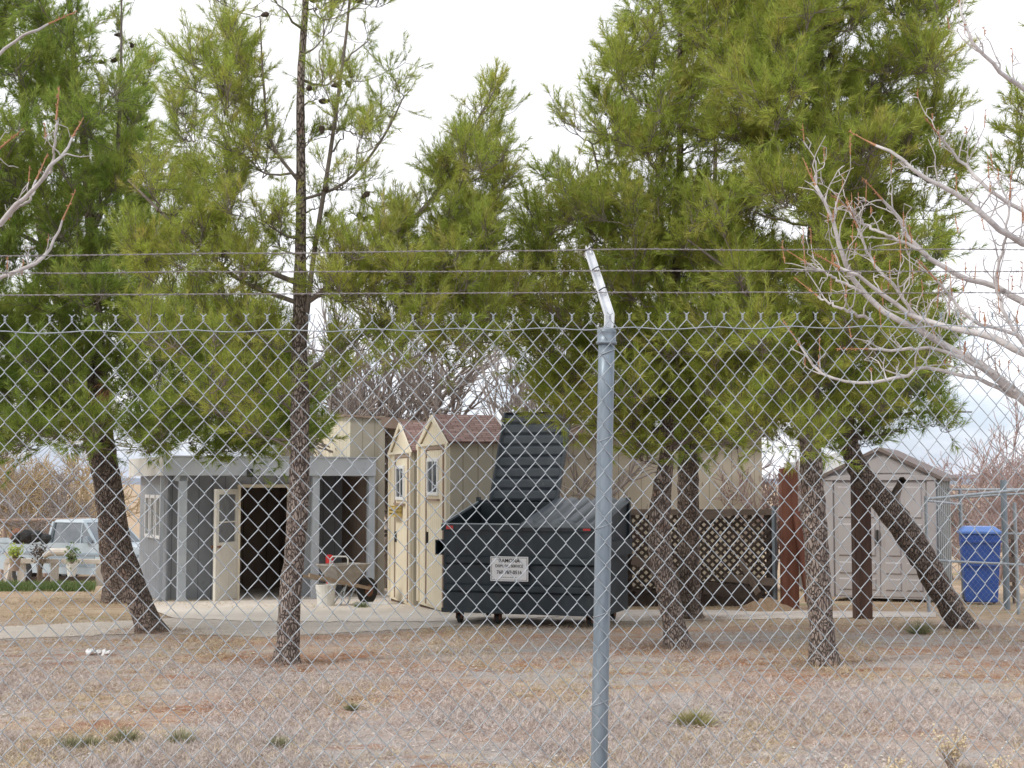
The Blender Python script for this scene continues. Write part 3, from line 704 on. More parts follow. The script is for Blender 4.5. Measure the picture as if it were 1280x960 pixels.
# barbed wires: heights at left / post / right read off the photo
def wire_line(u, yl, yc, yr, w):
    q = fence_pt(u, w, 0); px = 640+q[0]/q[1]*F
    y = np.interp(px, [-200, 0, 740, 1280, 1500], [yl-(yc-yl)*.25, yl, yc, yr, yr])
    return P(px, y, q[1])
wires = [(320,312,312,.20,313),(341,338.5,339.5,.13,339),(369,365.5,366.5,.07,366)]
for wi, (yl, yc, yr, w, _) in enumerate(wires):
    us = np.linspace(-3.6, 3.8, 900)
    c = np.array([wire_line(u, yl, yc, yr, w) for u in us])
    c[:,2] += np.array([.0035*mnoise.noise(Vector((u*2.5, wi*7, 0))) for u in us])
    b = MB(); paths = []
    for ph in (0, math.pi):
        a = us*2*math.pi/.055+ph
        q = c+np.stack([np.zeros_like(us), .0016*np.sin(a), .0016*np.cos(a)], 1); paths.append(q)
    rad = [np.full(900, .00125)]*2
    u = -3.55+.05*wi
    while u < 3.7:
        i = int((u+3.6)/7.4*899); p = c[i]
        for s_ in range(2):
            x = p[0]+.008*s_; a0 = random.uniform(0,6)
            coil = np.array([[x+.0015*t, p[1]+.0034*math.cos(a0+t*1.2), p[2]+.0034*math.sin(a0+t*1.2)] for t in range(7)])
            e1 = coil[0]+np.array([random.uniform(-.004,.004), .012*math.cos(a0+1.6), .014*math.sin(a0+1.6)]); e2 = coil[-1]+np.array([random.uniform(-.004,.004), -.012*math.cos(a0+1.6), -.014*math.sin(a0+1.6)])
            paths.append(np.vstack([e1[None], coil, e2[None]])); rad.append(np.array([.0004]+[.001]*7+[.0004]))
        u += .125+random.uniform(-.006,.006)
    V, Fq = tubes(paths, rad, 5); npobj('barbed_wire', V, Fq, M['wire_dark'], fence, org=fbase)
def post(u, tie=True):
    lean = .0225; rp = .0285
    def c(z, du=0, dw=0): return fence_pt(u+(z-2.0)*lean+.0+du, dw, z)
    zc = ztop(u)-.05
    b = MB(); b.tube([c(z) for z in np.linspace(-.1, zc, 12)], rp, 28); po = b.build('post', M['galv_post'], fence, org=fbase, smooth=True)
    # cap: collar with two rims
    b = MB(); zz = [zc-.035, zc-.034, zc-.026, zc-.024, zc+.005, zc+.008, zc+.016, zc+.020, zc+.024]
    rr = [rp+.002, rp+.008, rp+.008, rp+.0045, rp+.0045, rp+.006, rp+.004, rp-.004, rp-.018]
    b.tube([c(z) for z in zz], rr, 28); cap = b.build('post_cap', M['galv_post'], po, org=fbase, smooth=True)
    # pressed steel arm: starts vertical out of the cap, bends over and leans away; open channel shape
    top = P(734, 309, FO[1]+.22) if u == 0 else fence_pt(u-.06, .22, 2.46+.027*u)
    foot = c(zc+.012, .004); knee = c(zc+.068, .010, .01)
    pts = [foot, c(zc+.04, .008, .004), knee]
    for t in np.linspace(.12, 1, 9): pts.append(knee*(1-t)+top*t)
    b = MB(); vs = []; n = len(pts)
    nrm_prev = None
    for i, p in enumerate(pts):
        t = Vector(pts[min(i+1,n-1)]-pts[max(i-1,0)]).normalized(); side = Vector((fe[0],fe[1],0)); side = (side-t*side.dot(t)).normalized(); up = side.cross(t).normalized()
        f = i/(n-1); w = .0185-.003*f if i > 1 else .015+.002*i; 
        if i >= n-1: w *= .45
        dpt = .012-.003*f
        prof_ = [(-w, .0), (-w*.82, -dpt*.7), (-w*.4, -dpt), (w*.4, -dpt), (w*.82, -dpt*.7), (w, .0), (w, dpt*.9), (w-.0035, dpt*.9), (w-.0035, .0), (0,-dpt*.35), (-w+.0035, .0), (-w+.0035, dpt*.9), (-w, dpt*.9)]
        for a_, b_ in prof_: vs.append(Vector(p)+side*a_+up*b_)
    k = 13; fs = [(i*k+j, i*k+(j+1)%k, (i+1)*k+(j+1)%k, (i+1)*k+j) for i in range(n-1) for j in range(k)]+[tuple(range(k-1,-1,-1)), tuple(range((n-1)*k, n*k))]
    b.add(vs, fs); arm = b.build('barb_arm', M['galv_arm'], po, org=fbase, bevel=.0008)
    if u == 0:
        # dark tie-wire clips across the arm, one for each barbed wire
        for yy, w in ((314,.20),(339.5,.13),(366,.07)):
            f = (398-yy)/(398-309.); q = Vector(knee*(1-min(f*1.02,1))+top*min(f*1.02,1))
            b = MB(); ax = Vector((1,0,.45)).normalized(); b.tube([q-ax*.019+Vector((0,-.012,0)), q-ax*.008+Vector((0,-.0165,-.002)), q+ax*.008+Vector((0,-.0165,.001)), q+ax*.019+Vector((0,-.01,0)), q+ax*.015+Vector((0,.016,0))], .0022, 6)
            b.build('wire_clip', M['tie'], arm, org=fbase)
    for zt_ in np.arange(.25, zc, .3):
        b = MB(); o = c(zt_); pts = [Vector(o)+Vector((math.cos(a)*(rp+.0016), -math.sin(a)*(rp+.0016), .012*math.cos(a*1.0))) for a in np.linspace(-.4, math.pi+.4, 14)]
        b.tube(pts, .0016, 5); b.build('tie_wire', M['galv'], po, org=fbase, smooth=True)
for u in (0, -3.05, 3.05): post(u)

# ------------------------------------------------------------------ grey outbuilding (left)
Oy = 21.0; ang = R(25); O = np.array([XP(205,Oy), Oy]); zb = -.17
ob = empty('outbuilding', (O[0], O[1], zb), ang, 'low grey flat-roofed outbuilding with open front and pale fascia', 'outbuilding')
H0 = 1.70-zb; H1 = 1.975-zb; Wd = 3.27; Dp = 2.6
def u_at(px, v=0):
    k = (px-640)/F; c, s_ = math.cos(ang), math.sin(ang)
    # X = Ox + c u - s v ; Y = Oy + s u + c v
    return (k*(O[1]+c*v)-O[0]+s_*v)/(c-k*s_)
b = MB(); b.box(.0,Wd,0,.035,H0,H1); b.build('fascia', M['fascia'], ob, bevel=.004)
b = MB(); b.box(-.03,0,0,Dp,H0,H1); b.build('fascia', M['offwhite'], ob)['label'] = 'lighter side fascia'
b = MB(); b.box(.002,Wd,.037,Dp,H1-.05,H1-.01); b.box(-.032,Wd+.02,-.02,.04,H1+.001,H1+.018); b.build('roof', M['fascia'], ob)
b = MB(); b.box(.002,Wd,.04,Dp,H0+.005,H0+.03); b.build('ceiling', M['greywall'], ob)
b = MB(); b.box(.16,.19,.45,Dp,0,H0); side = b.build('side_wall', M['greywall'], ob)
# side wall window (on the outer left side)
fr = MB()
for k in range(3):
    y0 = .70+k*.42; fr.box(.10,.16,y0,y0+.05,.92,1.58); fr.box(.10,.16,y0+.30,y0+.35,.92,1.58); fr.box(.10,.16,y0+.05,y0+.30,.92,.97); fr.box(.10,.16,y0+.05,y0+.30,1.53,1.58)
w = fr.build('window', M['white'], ob); gl = MB()
for k in range(3): gl.box(.145,.155,.752+k*.42,.998+k*.42,.972,1.528)
gl.build('pane', M['glass_grey'], w)
vw = .55
ud0 = u_at(299, vw); ud1 = u_at(362, vw); ur0 = u_at(398, vw)
b = MB(); b.box(.19,ud0,vw,vw+.05,0,H0); b.box(ud0,ud1,vw,vw+.05,1.70,H0); b.box(ud1,ur0,vw,vw+.05,0,H0)
b.build('front_wall', M['greywall'], ob)
b = MB(); b.box(ur0-.04,ur0,vw+.05,Dp,0,H0); b.build('partition_wall', M['interior'], ob)
b = MB(); b.box(.19,Wd,Dp-.05,Dp,0,H0); b.build('back_wall', M['interior'], ob)
b = MB(); b.box(ud0-.02,ud0+.03,vw-.03,vw,0,1.74); b.box(ud1-.03,ud1+.02,vw-.03,vw,0,1.74); b.box(ud0+.03,ud1-.03,vw-.03,vw,1.69,1.74); b.build('door_frame', M['cream_plain'], ob)
b = MB(); b.box(.19,Wd,.0,Dp,-.04,.006); b.build('floor_slab', M['concrete'], ob)
for px, ww in ((231,.12),(397,.11)):
    u = u_at(px); b = MB(); b.box(u-ww/2,u+ww/2,.04,.13,0,H0); b.build('post', M['greypost'], ob, bevel=.004)
u = u_at(210); b = MB(); b.box(u-.03,u+.02,.3,.36,0,H0); b.build('post', M['greypost'], ob)
b = MB(); b.box(.19,u_at(237),.04,.13,H0-.08,H0); b.build('beam', M['fascia'], ob)
b = MB(); b.box(Wd-.1,Wd,.04,.14,0,H0); b.build('post', M['greypost'], ob)
b = MB(); b.box(Wd-.045,Wd-.002,.14,Dp-.05,0,H0); b.build('side_wall', M['interior'], ob)
b = MB(); b.box(ur0,Wd-.045,1.5,1.54,0,H0); b.build('inner_wall', M['greywall'], ob)
b = MB(); b.box(ur0+.02,ur0+.3,1.15,1.5,0,.75); b.box(ur0+.33,ur0+.5,1.2,1.5,0,.4); b.build('cupboard', M['greywall'], ob)
# open door leaf
dl = MB(); dl.box(0,.72,-.04,0,.02,.10); dl.box(0,.09,-.04,0,.10,1.67); dl.box(.63,.72,-.04,0,.10,1.67); dl.box(.09,.63,-.04,0,.78,.88); dl.box(.09,.63,-.04,0,1.59,1.67); dl.box(.09,.63,-.03,-.01,.10,.78)
dl.box(.14,.33,-.045,-.005,.16,.72); dl.box(.39,.58,-.045,-.005,.16,.72)
A = Matrix.Translation((ud0, vw-.03, 0)) @ Matrix.Rotation(R(180+49), 4, 'Z')
for mb_ in (dl,): mb_.v = [tuple(A @ Vector(v)) for v in mb_.v]
d = dl.build('door', M['doorcream'], ob)
gl = MB(); gl.M = A; gl.box(.09,.63,-.026,-.016,.88,1.17); gl.box(.09,.63,-.026,-.016,1.19,1.59); gl.build('pane', M['glass_grey'], d)
gl = MB(); gl.M = A; gl.box(.09,.63,-.035,-.005,1.17,1.19); gl.build('glazing_bar', M['doorcream'], d)
kn = MB(); kn.M = A; kn.tube([(.67,.0,.82),(.67,.03,.82),(.67,.035,.82),(.67,.06,.82)], [.012,.012,.026,.02], 10); kn.tube([(.67,-.04,.82),(.67,-.07,.82),(.67,-.075,.82),(.67,-.10,.82)], [.012,.012,.026,.02], 10); kn.build('handle', M['rust'], d)
u = u_at(312,.0); b = MB(); b.tube([(u,-.06,H0-.02),(u,-.06,H0+.1)], .05, 8); b.tube([(u,.03,H0+.08),(u,-.06,H0+.08)], .02, 6); b.build('lamp', M['rubber'], ob)

# ------------------------------------------------------------------ tan house behind
Yh = 23.6; hx = XP(438,Yh); zb = gz(0,Yh)
hs = empty('house', (hx, Yh, zb), 0, 'tan panelled house with flat brown-edged roof behind the grey outbuilding', 'house')
w1 = XP(479,Yh)-hx; zt = 2.70-zb; zt2 = 2.60-zb
b = MB(); b.box(0,w1,0,.12,0,zt-.02); b.build('front_wall', M['tan'], hs)
b = MB(); b.hexa([(-.85,1.9,0),(0,.002,0),(.0,.12,0),(-.75,1.98,0)], [(-.85,1.9,zt),(0,.002,zt-.01),(.0,.12,zt-.01),(-.75,1.98,zt)]); b.build('side_wall', M['cream'], hs)
b = MB(); b.box(w1-.075,w1+.03,-.035,0,0,zt-.02); b.build('corner_post', M['tan'], hs)
b = MB(); b.box(w1,w1+1.9,.9,1.0,0,zt-.1); b.build('recessed_wall', M['tan'], hs)
b = MB(); b.hexa([(-.1,-.06,zt-.02),(w1-.02,-.06,zt-.06),(w1-.02,3,zt-.06),(-1.2,3,zt-.02)],[(-.1,-.06,zt+.01),(w1-.02,-.06,zt-.03),(w1-.02,3,zt-.03),(-1.2,3,zt+.01)])
b.hexa([(w1-.02,-.12,zt-.20),(w1+2.2,.5,zt-.42),(w1+2.2,3,zt-.42),(w1-.02,3,zt-.20)],[(w1-.02,-.12,zt-.03),(w1+2.2,.5,zt-.25),(w1+2.2,3,zt-.25),(w1-.02,3,zt-.03)])
b.build('roof', M['browntrim'], hs)
b = MB(); b.box(-.86,0.02,-.04,-.0,H1-.1,H1+.08) ; b.build('flashing', M['white'], hs)
# long tan building at the right
Yl = 25.5; x0 = XP(660,Yl); x1 = XP(952,Yl); zb = gz(0,Yl)
lb = empty('long_building', (x0, Yl, zb), 0, 'long low tan building with vertical panels behind the lattice fence', 'building')
b = MB(); b.box(0,x1-x0,0,.1,0,2.42-zb); b.box(x1-x0-.1,x1-x0,.1,3,0,2.42-zb); b.box(0,.1,.1,3,0,2.42-zb); b.box(.1,x1-x0-.1,2.9,3,0,2.42-zb); b.build('walls', M['tan_wide'], lb)
b = MB(); b.box(-.15,x1-x0+.15,-.25,3.2,2.42-zb,2.54-zb); b.build('roof', M['browntrim'], lb)

# ------------------------------------------------------------------ two narrow cream sheds
def uvroof(o, axis_u):
    me = o.data; uv = me.uv_layers.new(name='UVMap')
    for p in me.polygons:
        n_ = p.normal; t = Vector(axis_u); s_ = n_.cross(t)
        for li in p.loop_indices:
            v = me.vertices[me.loops[li].vertex_index].co; uv.data[li].uv = (v.dot(t), v.dot(s_))
def narrow_shed(label, pn, Yn, pf, Yf, depth, ez, pz, win, sign=None):
    n_ = np.array([XP(pn,Yn), Yn]); f_ = np.array([XP(pf,Yf), Yf]); v = f_-n_; w = np.linalg.norm(v); a = math.atan2(v[1], v[0])
    # local: x along the front face (near corner -> far corner), -y = depth direction of body (to the right)
    zb = gz(0, (Yn+Yf)/2)-.03
    root = empty('shed', (n_[0], n_[1], zb), a, label, 'shed', 'narrow cream sheds with shingled roofs')
    e = ez-zb; p = pz-zb; m_ = w*.5
    # body: side/back walls
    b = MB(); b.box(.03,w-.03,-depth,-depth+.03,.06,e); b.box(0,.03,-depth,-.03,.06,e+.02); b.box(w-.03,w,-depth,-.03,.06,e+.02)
    b.build('walls', M['tan'], root)  # sides darker than the cream front: their shade is put into the colour
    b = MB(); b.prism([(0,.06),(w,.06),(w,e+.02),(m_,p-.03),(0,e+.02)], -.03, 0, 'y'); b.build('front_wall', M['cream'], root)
    b = MB(); b.prism([(0.03,e+.02),(w-.03,e+.02),(m_,p-.05)], -depth, -depth+.03, 'y'); b.build('gable', M['tan'], root)
    b = MB(); b.box(.02,w-.02,-depth+.02,-.02,0,.06); b.build('base', M['darkwood'], root)
    t = .03; ov = .05
    b = MB()
    for s_, xa, xb in ((1,-ov,m_),(-1,w+ov,m_)):
        ea = e-ov*(p-e)/m_
        b.hexa([(xa,-depth-.04,ea),(xb,-depth-.04,p),(xb,.012,p),(xa,.012,ea)] if s_ > 0 else [(xb,-depth-.04,p),(xa,-depth-.04,ea),(xa,.012,ea),(xb,.012,p)],
               [(xa,-depth-.04,ea+t),(xb,-depth-.04,p+t),(xb,.012,p+t),(xa,.012,ea+t)] if s_ > 0 else [(xb,-depth-.04,p+t),(xa,-depth-.04,ea+t),(xa,.012,ea+t),(xb,.012,p+t)])
    ro = b.build('roof', M['shingle'], root); ro.data.update(); uvroof(ro, (0,1,0))
    b = MB()
    b.bar((-ov,.022,e-.05),(m_,.022,p-.01),.018,.07); b.bar((w+ov,.022,e-.05),(m_,.022,p-.01),.018,.07); b.build('rake_trim', M['cream_plain'], root)
    b = MB(); b.bar((-ov,-depth-.05,e-.03),(m_,-depth-.05,p+.02),.02,.06); b.build('rake_trim', M['white'], root)
    # door
    b = MB(); dx0, dx1 = w*.12, w*.66; dh = e-.10
    b.box(dx0,dx1,.001,.02,.10,dh); d = b.build('door', M['cream'], root)
    b = MB(); b.box(dx0-.05,dx0-.01,.001,.03,.1,dh+.05); b.box(dx1+.01,dx1+.05,.001,.03,.1,dh+.05); b.box(dx0-.01,dx1+.01,.001,.03,dh+.01,dh+.05); b.build('door_trim', M['browntrim'], root)
    b = MB(); b.box(0.01,w-.01,.001,.035,e-.035,e); b.box(w-.07,w,.001,.03,.1,e-.035); b.box(0,.06,.001,.03,.1,e-.035); b.build('trim', M['cream_plain'], root)
    z0, z1 = win[0]-zb, win[1]-zb; a0 = dx0+(dx1-dx0)*.22; a1 = dx0+(dx1-dx0)*.92
    b = MB(); b.box(a0,a0+.05,.02,.045,z0,z1); b.box(a1-.05,a1,.02,.045,z0,z1); b.box(a0+.05,a1-.05,.02,.045,z0,z0+.045); b.box(a0+.05,a1-.05,.02,.045,z1-.045,z1); b.box((a0+a1)/2-.012,(a0+a1)/2+.012,.02,.04,z0+.045,z1-.045)
    wn = b.build('window', M['white'], root)
    b = MB(); b.box(a0+.05,(a0+a1)/2-.012,.02,.028,z0+.045,z1-.045); b.box((a0+a1)/2+.012,a1-.05,.02,.028,z0+.045,z1-.045); b.build('pane', M['glass'], wn)
    b = MB(); b.box(a0-.04,a1+.04,.02,.06,z0-.07,z0-.045); b.build('sill', M['browntrim'], wn)
    b = MB(); b.box(dx1-.09,dx1-.06,.02,.05,.9,1.05); b.build('handle', M['rubber'], d)
    return root, w
narrow_shed('cream shed with shingled gable roof, right of the pair, beside the dumpster', 560, 18.35, 524, 19.75, .80, 2.12, 2.47, (1.43,1.92))
r1, w_ = narrow_shed('cream shed with yellow box under its window, left of the pair', 515, 19.95, 488, 21.4, .85, 2.04, 2.44, (1.35,1.84))
b = MB(); 
for z in (0,.05,.10): b.box(-.22,.22,0,.10,z,z+.028)
b.box(-.22,-.19,0,.1,.03,.15); b.box(.19,.22,0,.1,.03,.15); b.box(-.19,.19,.0,.01,.03,.15)
q = r1.matrix_basis @ Vector((w_*.48,.032,1.27)); yb = b.build('wooden_box', M['yellow']); yb.location = q; yb.rotation_euler = r1.rotation_euler; tag(yb, 'small yellow slatted box hung below the window of the left cream shed', 'box')

# ------------------------------------------------------------------ dumpster
c0 = np.array([XP(750,16.0), 16.0]); sv = np.array([.335,.942]); fv = np.array([-.942,.335])
dz = gz(0,16)
wD = 1.877; dD = 1.15
org = c0+fv*wD; aD = math.atan2(-fv[1], -fv[0])
dm = empty('dumpster', (org[0], org[1], dz), aD, 'dark slate dumpster with one lid flung open', 'dumpster')
zf = 1.13; zr = 1.37; z0 = .13; t = .035
b = MB()
def slant(y): return zf+(zr-zf)*y/dD
b.box(0,wD,0,t,z0,zf)                         # front
b.prism([(t,z0),(dD,z0),(dD,zr),(t,slant(t))], 0, t, 'x')
b.prism([(t,z0),(dD,z0),(dD,zr),(t,slant(t))], wD-t, wD, 'x')
b.box(t,wD-t,dD-t,dD,z0,zr); b.box(t,wD-t,t,dD-t,z0,z0+t)
b.build('body', M['dumpster'], dm, bevel=.006)
for zz, nm in ((.745,'rib'),(.43,'rib')):
    b = MB(); b.prism([(-.045,zz-.05),(-.045,zz+.012),(0,zz+.035),(0,zz-.075)], .05, wD-.05, 'x'); b.build(nm, M['dumpster'], dm, bevel=.006)
b = MB(); b.box(-.015,wD+.015,-.03,0,zf-.07,zf); b.build('top_rim', M['dumpster'], dm, bevel=.005)
b = MB(); b.box(-.015,wD+.015,-.02,0,z0-.0,z0+.05); b.build('bottom_rim', M['dumpster'], dm, bevel=.005)
b = MB(); b.tube([(-.01,-.02,zf+.006),(wD*.5,-.02,zf+.006)], .008, 6); b.build('rim_edge', M['galv'], dm)
b = MB(); b.tube([(-.005,0,zf+.008),(-.005,dD,zr+.008)], .010, 6); b.build('rim_edge', M['galv'], dm)
for x0_, x1_ in ((-.10,-.002),(wD+.002,wD+.10)):
    b = MB(); y0_, y1_ = .0, dD-.15; za, zz2 = .78, .95
    b.box(x0_,x1_,y0_,y1_,zz2-.012,zz2); b.box(x0_,x1_,y0_,y1_,za,za+.012); xo = x0_ if x0_ < 0 else x1_-.012; b.box(xo,xo+.012,y0_,y1_,za+.012,zz2-.012)
    b.build('fork_pocket', M['dumpster'], dm)
for x in (.05, wD-.31-.02):
    b = MB(); b.box(x if x < 1 else x+.14, (x if x < 1 else x+.14)+.085, -.036, -.03, zf-.055, zf-.015); b.build('reflector', M['red'], dm)
for (x, y) in ((.16,.10),(.62,.12),(wD-.16,.10),(.16,dD-.12),(wD-.16,dD-.12)):
    b = MB(); b.box(x-.05,x+.05,y-.05,y+.05,z0-.012,z0-.001); b.box(x-.035,x-.028,y-.02,y+.06,.05,z0-.012); b.box(x+.028,x+.035,y-.02,y+.06,.05,z0-.012); cs = b.build('caster', M['rust'], dm)
    b = MB(); b.tube([(x-.025,y+.035,.055),(x-.02,y+.035,.055),(x+.02,y+.035,.055),(x+.025,y+.035,.055)], [.045,.055,.055,.045], 16); b.build('wheel', M['rubber'], cs, smooth=False)
# closed lid (right half): slanting sheet with rounded ridges running front to back
def lid_sheet(b, x0_, x1_, f, n, rib, along_x=True, th=.014, h=.02):
    """f(s,t,off)-> local point; s across, t front->back"""
b = MB(); lx0, lx1 = wD*.5+.01, wD+.03; L = dD+.05
nx = 64; zs = []
def lidz(x):
    q = ((x-lx0)/(lx1-lx0)*6.0) % 1.0
    return .035*max(0, math.sin(q*math.pi))**.6 if q > .25 else 0
for i in range(nx+1):
    x = lx0+(lx1-lx0)*i/nx
    for j, yy in enumerate((-.045,-.03,.05,dD*.5,dD-.02,dD+.03)):
        h = lidz(x)*(0 if j in (0,) else (.25 if j == 1 else 1)); b.v.append((x, yy, slant(yy)+.02+h-(.03 if j == 0 else 0)))
for i in range(nx+1):
    x = lx0+(lx1-lx0)*i/nx
    for j, yy in enumerate((-.045,-.03,.05,dD*.5,dD-.02,dD+.03)):
        b.v.append((x, yy, slant(yy)+.008-(.03 if j == 0 else 0)))
m6 = 6; N0 = (nx+1)*m6
for i in range(nx):
    for j in range(5):
        a = i*m6+j; b.f.append((a, a+m6, a+m6+1, a+1)); b.f.append((a+N0, a+1+N0, a+m6+1+N0, a+m6+N0))
for i in range(nx):
    a = i*m6; b.f.append((a, a+N0, a+m6+N0, a+m6)); a = i*m6+5; b.f.append((a, a+m6, a+m6+N0, a+N0))
for j in range(5):
    a = j; b.f.append((a, a+1, a+1+N0, a+N0)); a = nx*m6+j; b.f.append((a, a+N0, a+1+N0, a+1))
b.build('closed_lid', M['lid'], dm)
# open lid: stands up from the rear hinge, tilted slightly back
Ll = 1.10; tb = R(12)
def LP_(x, s_, o_): return (x+s_*.10, dD+.02+s_*math.sin(tb)-o_*math.cos(tb), zr+.015+s_*math.cos(tb)+o_*math.sin(tb))
b = MB(); ax0, ax1 = .14, wD*.5+.08; ns = 112
xs = [ax0, ax0+.02, ax0+.05, ax1-.05, ax1-.02, ax1]
def ribo(s_):
    q = (s_/Ll*8) % 1; base = .022*(1 if .2 < q < .8 else max(0, (q if q < .5 else 1-q)/.2)); return base
for i in range(ns+1):
    s_ = Ll*i/ns
    for j, x in enumerate(xs):
        o_ = .05 if j in (0,5) or i in (0,ns) else (.05 if j in (1,4) else ribo(s_)); b.v.append(LP_(x, s_, o_))
for i in range(ns+1):
    s_ = Ll*i/ns
    for j, x in enumerate(xs): b.v.append(LP_(x, s_, -.012))
N0 = (ns+1)*6
for i in range(ns):
    for j in range(5):
        a = i*6+j; b.f.append((a, a+1, a+7, a+6)); b.f.append((a+N0, a+6+N0, a+7+N0, a+1+N0))
    a = i*6; b.f.append((a, a+6, a+6+N0, a+N0)); a += 5; b.f.append((a, a+N0, a+6+N0, a+6))
for j in range(5):
    b.f.append((j, j+N0, j+1+N0, j+1)); a = ns*6+j; b.f.append((a, a+1, a+1+N0, a+N0))
b.build('open_lid', M['lid'], dm)
b = MB(); b.tube([(-.02,dD+.02,zr+.012),(wD+.02,dD+.02,zr+.012)], .016, 8); b.build('hinge_rod', M['dumpster'], dm)
b = MB(); b.box(-.03,.01,dD-.02,dD+.05,.9,zr+.06); b.box(wD-.01,wD+.03,dD-.02,dD+.05,.9,zr+.06); b.build('hinge_bracket', M['dumpster'], dm)
# sign
sx0 = .60; sx1 = 1.05; sz0 = .50; sz1 = .775
b = MB(); b.box(sx0,sx1,-.056,-.049,sz0,sz1); sg = b.build('sign', M['sign'], dm)
b = MB(); e = .012
b.box(sx0+e,sx1-e,-.0575,-.0565,sz0+e,sz0+e+.004); b.box(sx0+e,sx1-e,-.0575,-.0565,sz1-e-.004,sz1-e); b.box(sx0+e,sx0+e+.004,-.0575,-.0565,sz0+e+.004,sz1-e-.004); b.box(sx1-e-.004,sx1-e,-.0575,-.0565,sz0+e+.004,sz1-e-.004)
b.build('border', M['black'], sg)
def text(s_, size, x, z, parent, y, m, bold=.0, width=None):
    cu = bpy.data.curves.new('text', 'FONT'); cu.body = s_; cu.size = size; cu.align_x = 'CENTER'; cu.align_y = 'CENTER'; cu.offset = bold; cu.extrude = .0005
    o = bpy.data.objects.new('tmp', cu); COL.objects.link(o); bpy.context.view_layer.update()
    me = bpy.data.meshes.new_from_object(o.evaluated_get(bpy.context.evaluated_depsgraph_get())); bpy.data.objects.remove(o)
    me.name = 'lettering'; me.materials.clear(); me.materials.append(m)
    xs_ = [v.co.x for v in me.vertices]; sc = width/(max(xs_)-min(xs_)) if width else 1
    for v in me.vertices: cx, cy, cz = v.co; v.co = (x+cx*sc, y-cz, z+cy)
    q = bpy.data.objects.new('lettering', me); COL.objects.link(q); q.parent = parent
cx_ = (sx0+sx1)/2
text('RAMONA', .058, cx_, .728, sg, -.0575, M['black'], .0012, .25)
text('DISPOSAL SERVICE', .044, cx_, .668, sg, -.0575, M['black'], .0008, .33)
text('760-789-0516', .056, cx_, .598, sg, -.0575, M['black'], .0012, .30)
b = MB()
for k in range(9): b.box(cx_-.095+k*.021,cx_-.095+k*.021+.014,-.0575,-.0565,.540,.546)
b.build('fine_print', M['black'], sg)

# ------------------------------------------------------------------ lattice fence and timbers
Yt = 20.0; xa = XP(700,Yt); xb = XP(966,Yt); zb = gz(0,Yt)
lf = empty('lattice_fence', (xa, Yt, zb), 0, 'dark brown lattice fence with weathered top rail behind the dumpster', 'fence')
Wl = xb-xa; Hl = 1.21-zb
b = MB(); st = .115; wl = .036
k = -Hl
while k < Wl:
    for sgn, yo in ((1,0),(-1,.009)):
        a = (k, 0) if sgn > 0 else (k, Hl-.06); c = (k+Hl, Hl-.06) if sgn > 0 else (k+Hl, 0)
        # clip to 0..Wl
        x0_, z0_ = a; x1_, z1_ = c
        tA = max(0, (0-x0_)/(x1_-x0_)); tB = min(1, (Wl-x0_)/(x1_-x0_))
        if tB-tA > .03:
            p = (x0_+(x1_-x0_)*tA, yo, z0_+(z1_-z0_)*tA); q = (x0_+(x1_-x0_)*tB, yo, z0_+(z1_-z0_)*tB); b.bar(p, q, .008, wl)
    k += st
b.build('lattice_panel', M['lattice'], lf)
b = MB(); b.box(0,Wl,-.03,.035,Hl-.06,Hl+.02); b.build('top_rail', M['lattice_lt'], lf)
b = MB(); b.box(0,Wl,-.02,.03,.0,.14); b.build('bottom_board', M['lattice'], lf)
for x in (.95, Wl-.05): b = MB(); b.box(x-.045,x+.045,.02,.1,0,Hl-.061); b.build('post', M['lattice'], lf)
for x0_, x1_, zz_ in ((.1,.85,.30),(1.0,1.7,.24),(1.75,Wl-.12,.34)): b = MB(); b.box(x0_,x1_,.11,.14,0,zz_); b.build('added_dark_board', M['lattice'], lf)  # dark boards added to darken the gaps low in the lattice
def solo(name, mb, m, label, cat, group=None, bevel=0):
    pts = mb.v; xs_ = [p[0] for p in pts]; ys_ = [p[1] for p in pts]; zs_ = [p[2] for p in pts]
    o_ = (sum(xs_)/len(xs_), sum(ys_)/len(ys_), min(zs_)); o = mb.build(name, m, org=o_, bevel=bevel); o.location = o_; return tag(o, label, cat, group)
def plank(pa, Ya, pb, Yb, w, h, m, label, group=None, name='plank'):
    b = MB(); b.bar(P(*pa,Ya), P(*pb,Yb), h, w); return solo(name, b, M[m], label, 'plank', group)
gp = 'planks lying along the lattice fence'
plank((790,700),19.6,(870,722),19.6,.12,.04,'lattice_lt','dark plank sloping down to the right, left of the dark trunk',gp)
plank((880,735),19.5,(945,741),19.5,.16,.05,'lattice','flat dark plank lying at the foot of the lattice fence',gp)
plank((905,722),19.6,(968,728),19.5,.10,.04,'lattice_lt','weathered plank lying level beside the pipe post',gp)
plank((925,700),19.7,(948,742),19.4,.09,.03,'lattice_lt','short grey plank leaning on the lattice fence',gp)
plank((870,648),19.9,(915,640),19.9,.10,.03,'lattice_lt','pale plank across the upper lattice',gp)
b = MB(); q = P(969,752,19.6); b.tube([(q[0],19.6,gz(0,19.6)-.05),(q[0],19.6,1.28)], .035, 10); solo('pipe_post', b, M['galv_post'], 'short galvanised pipe post at the right end of the lattice fence', 'post')
b = MB(); x = XP(985,19.5); b.box(x-.115,x+.105,19.4,19.6,gz(0,19.5)-.05,1.79); solo('timber_post', b, M['redwood'], 'thick upright red-brown timber right of the lattice fence', 'post', bevel=.01)
b = MB(); b.bar(P(1012,752,19.3), P(994,640,19.45), .09, .16); solo('timber_board', b, M['redwood'], 'red-brown board leaning against the thick timber', 'board', bevel=.006)
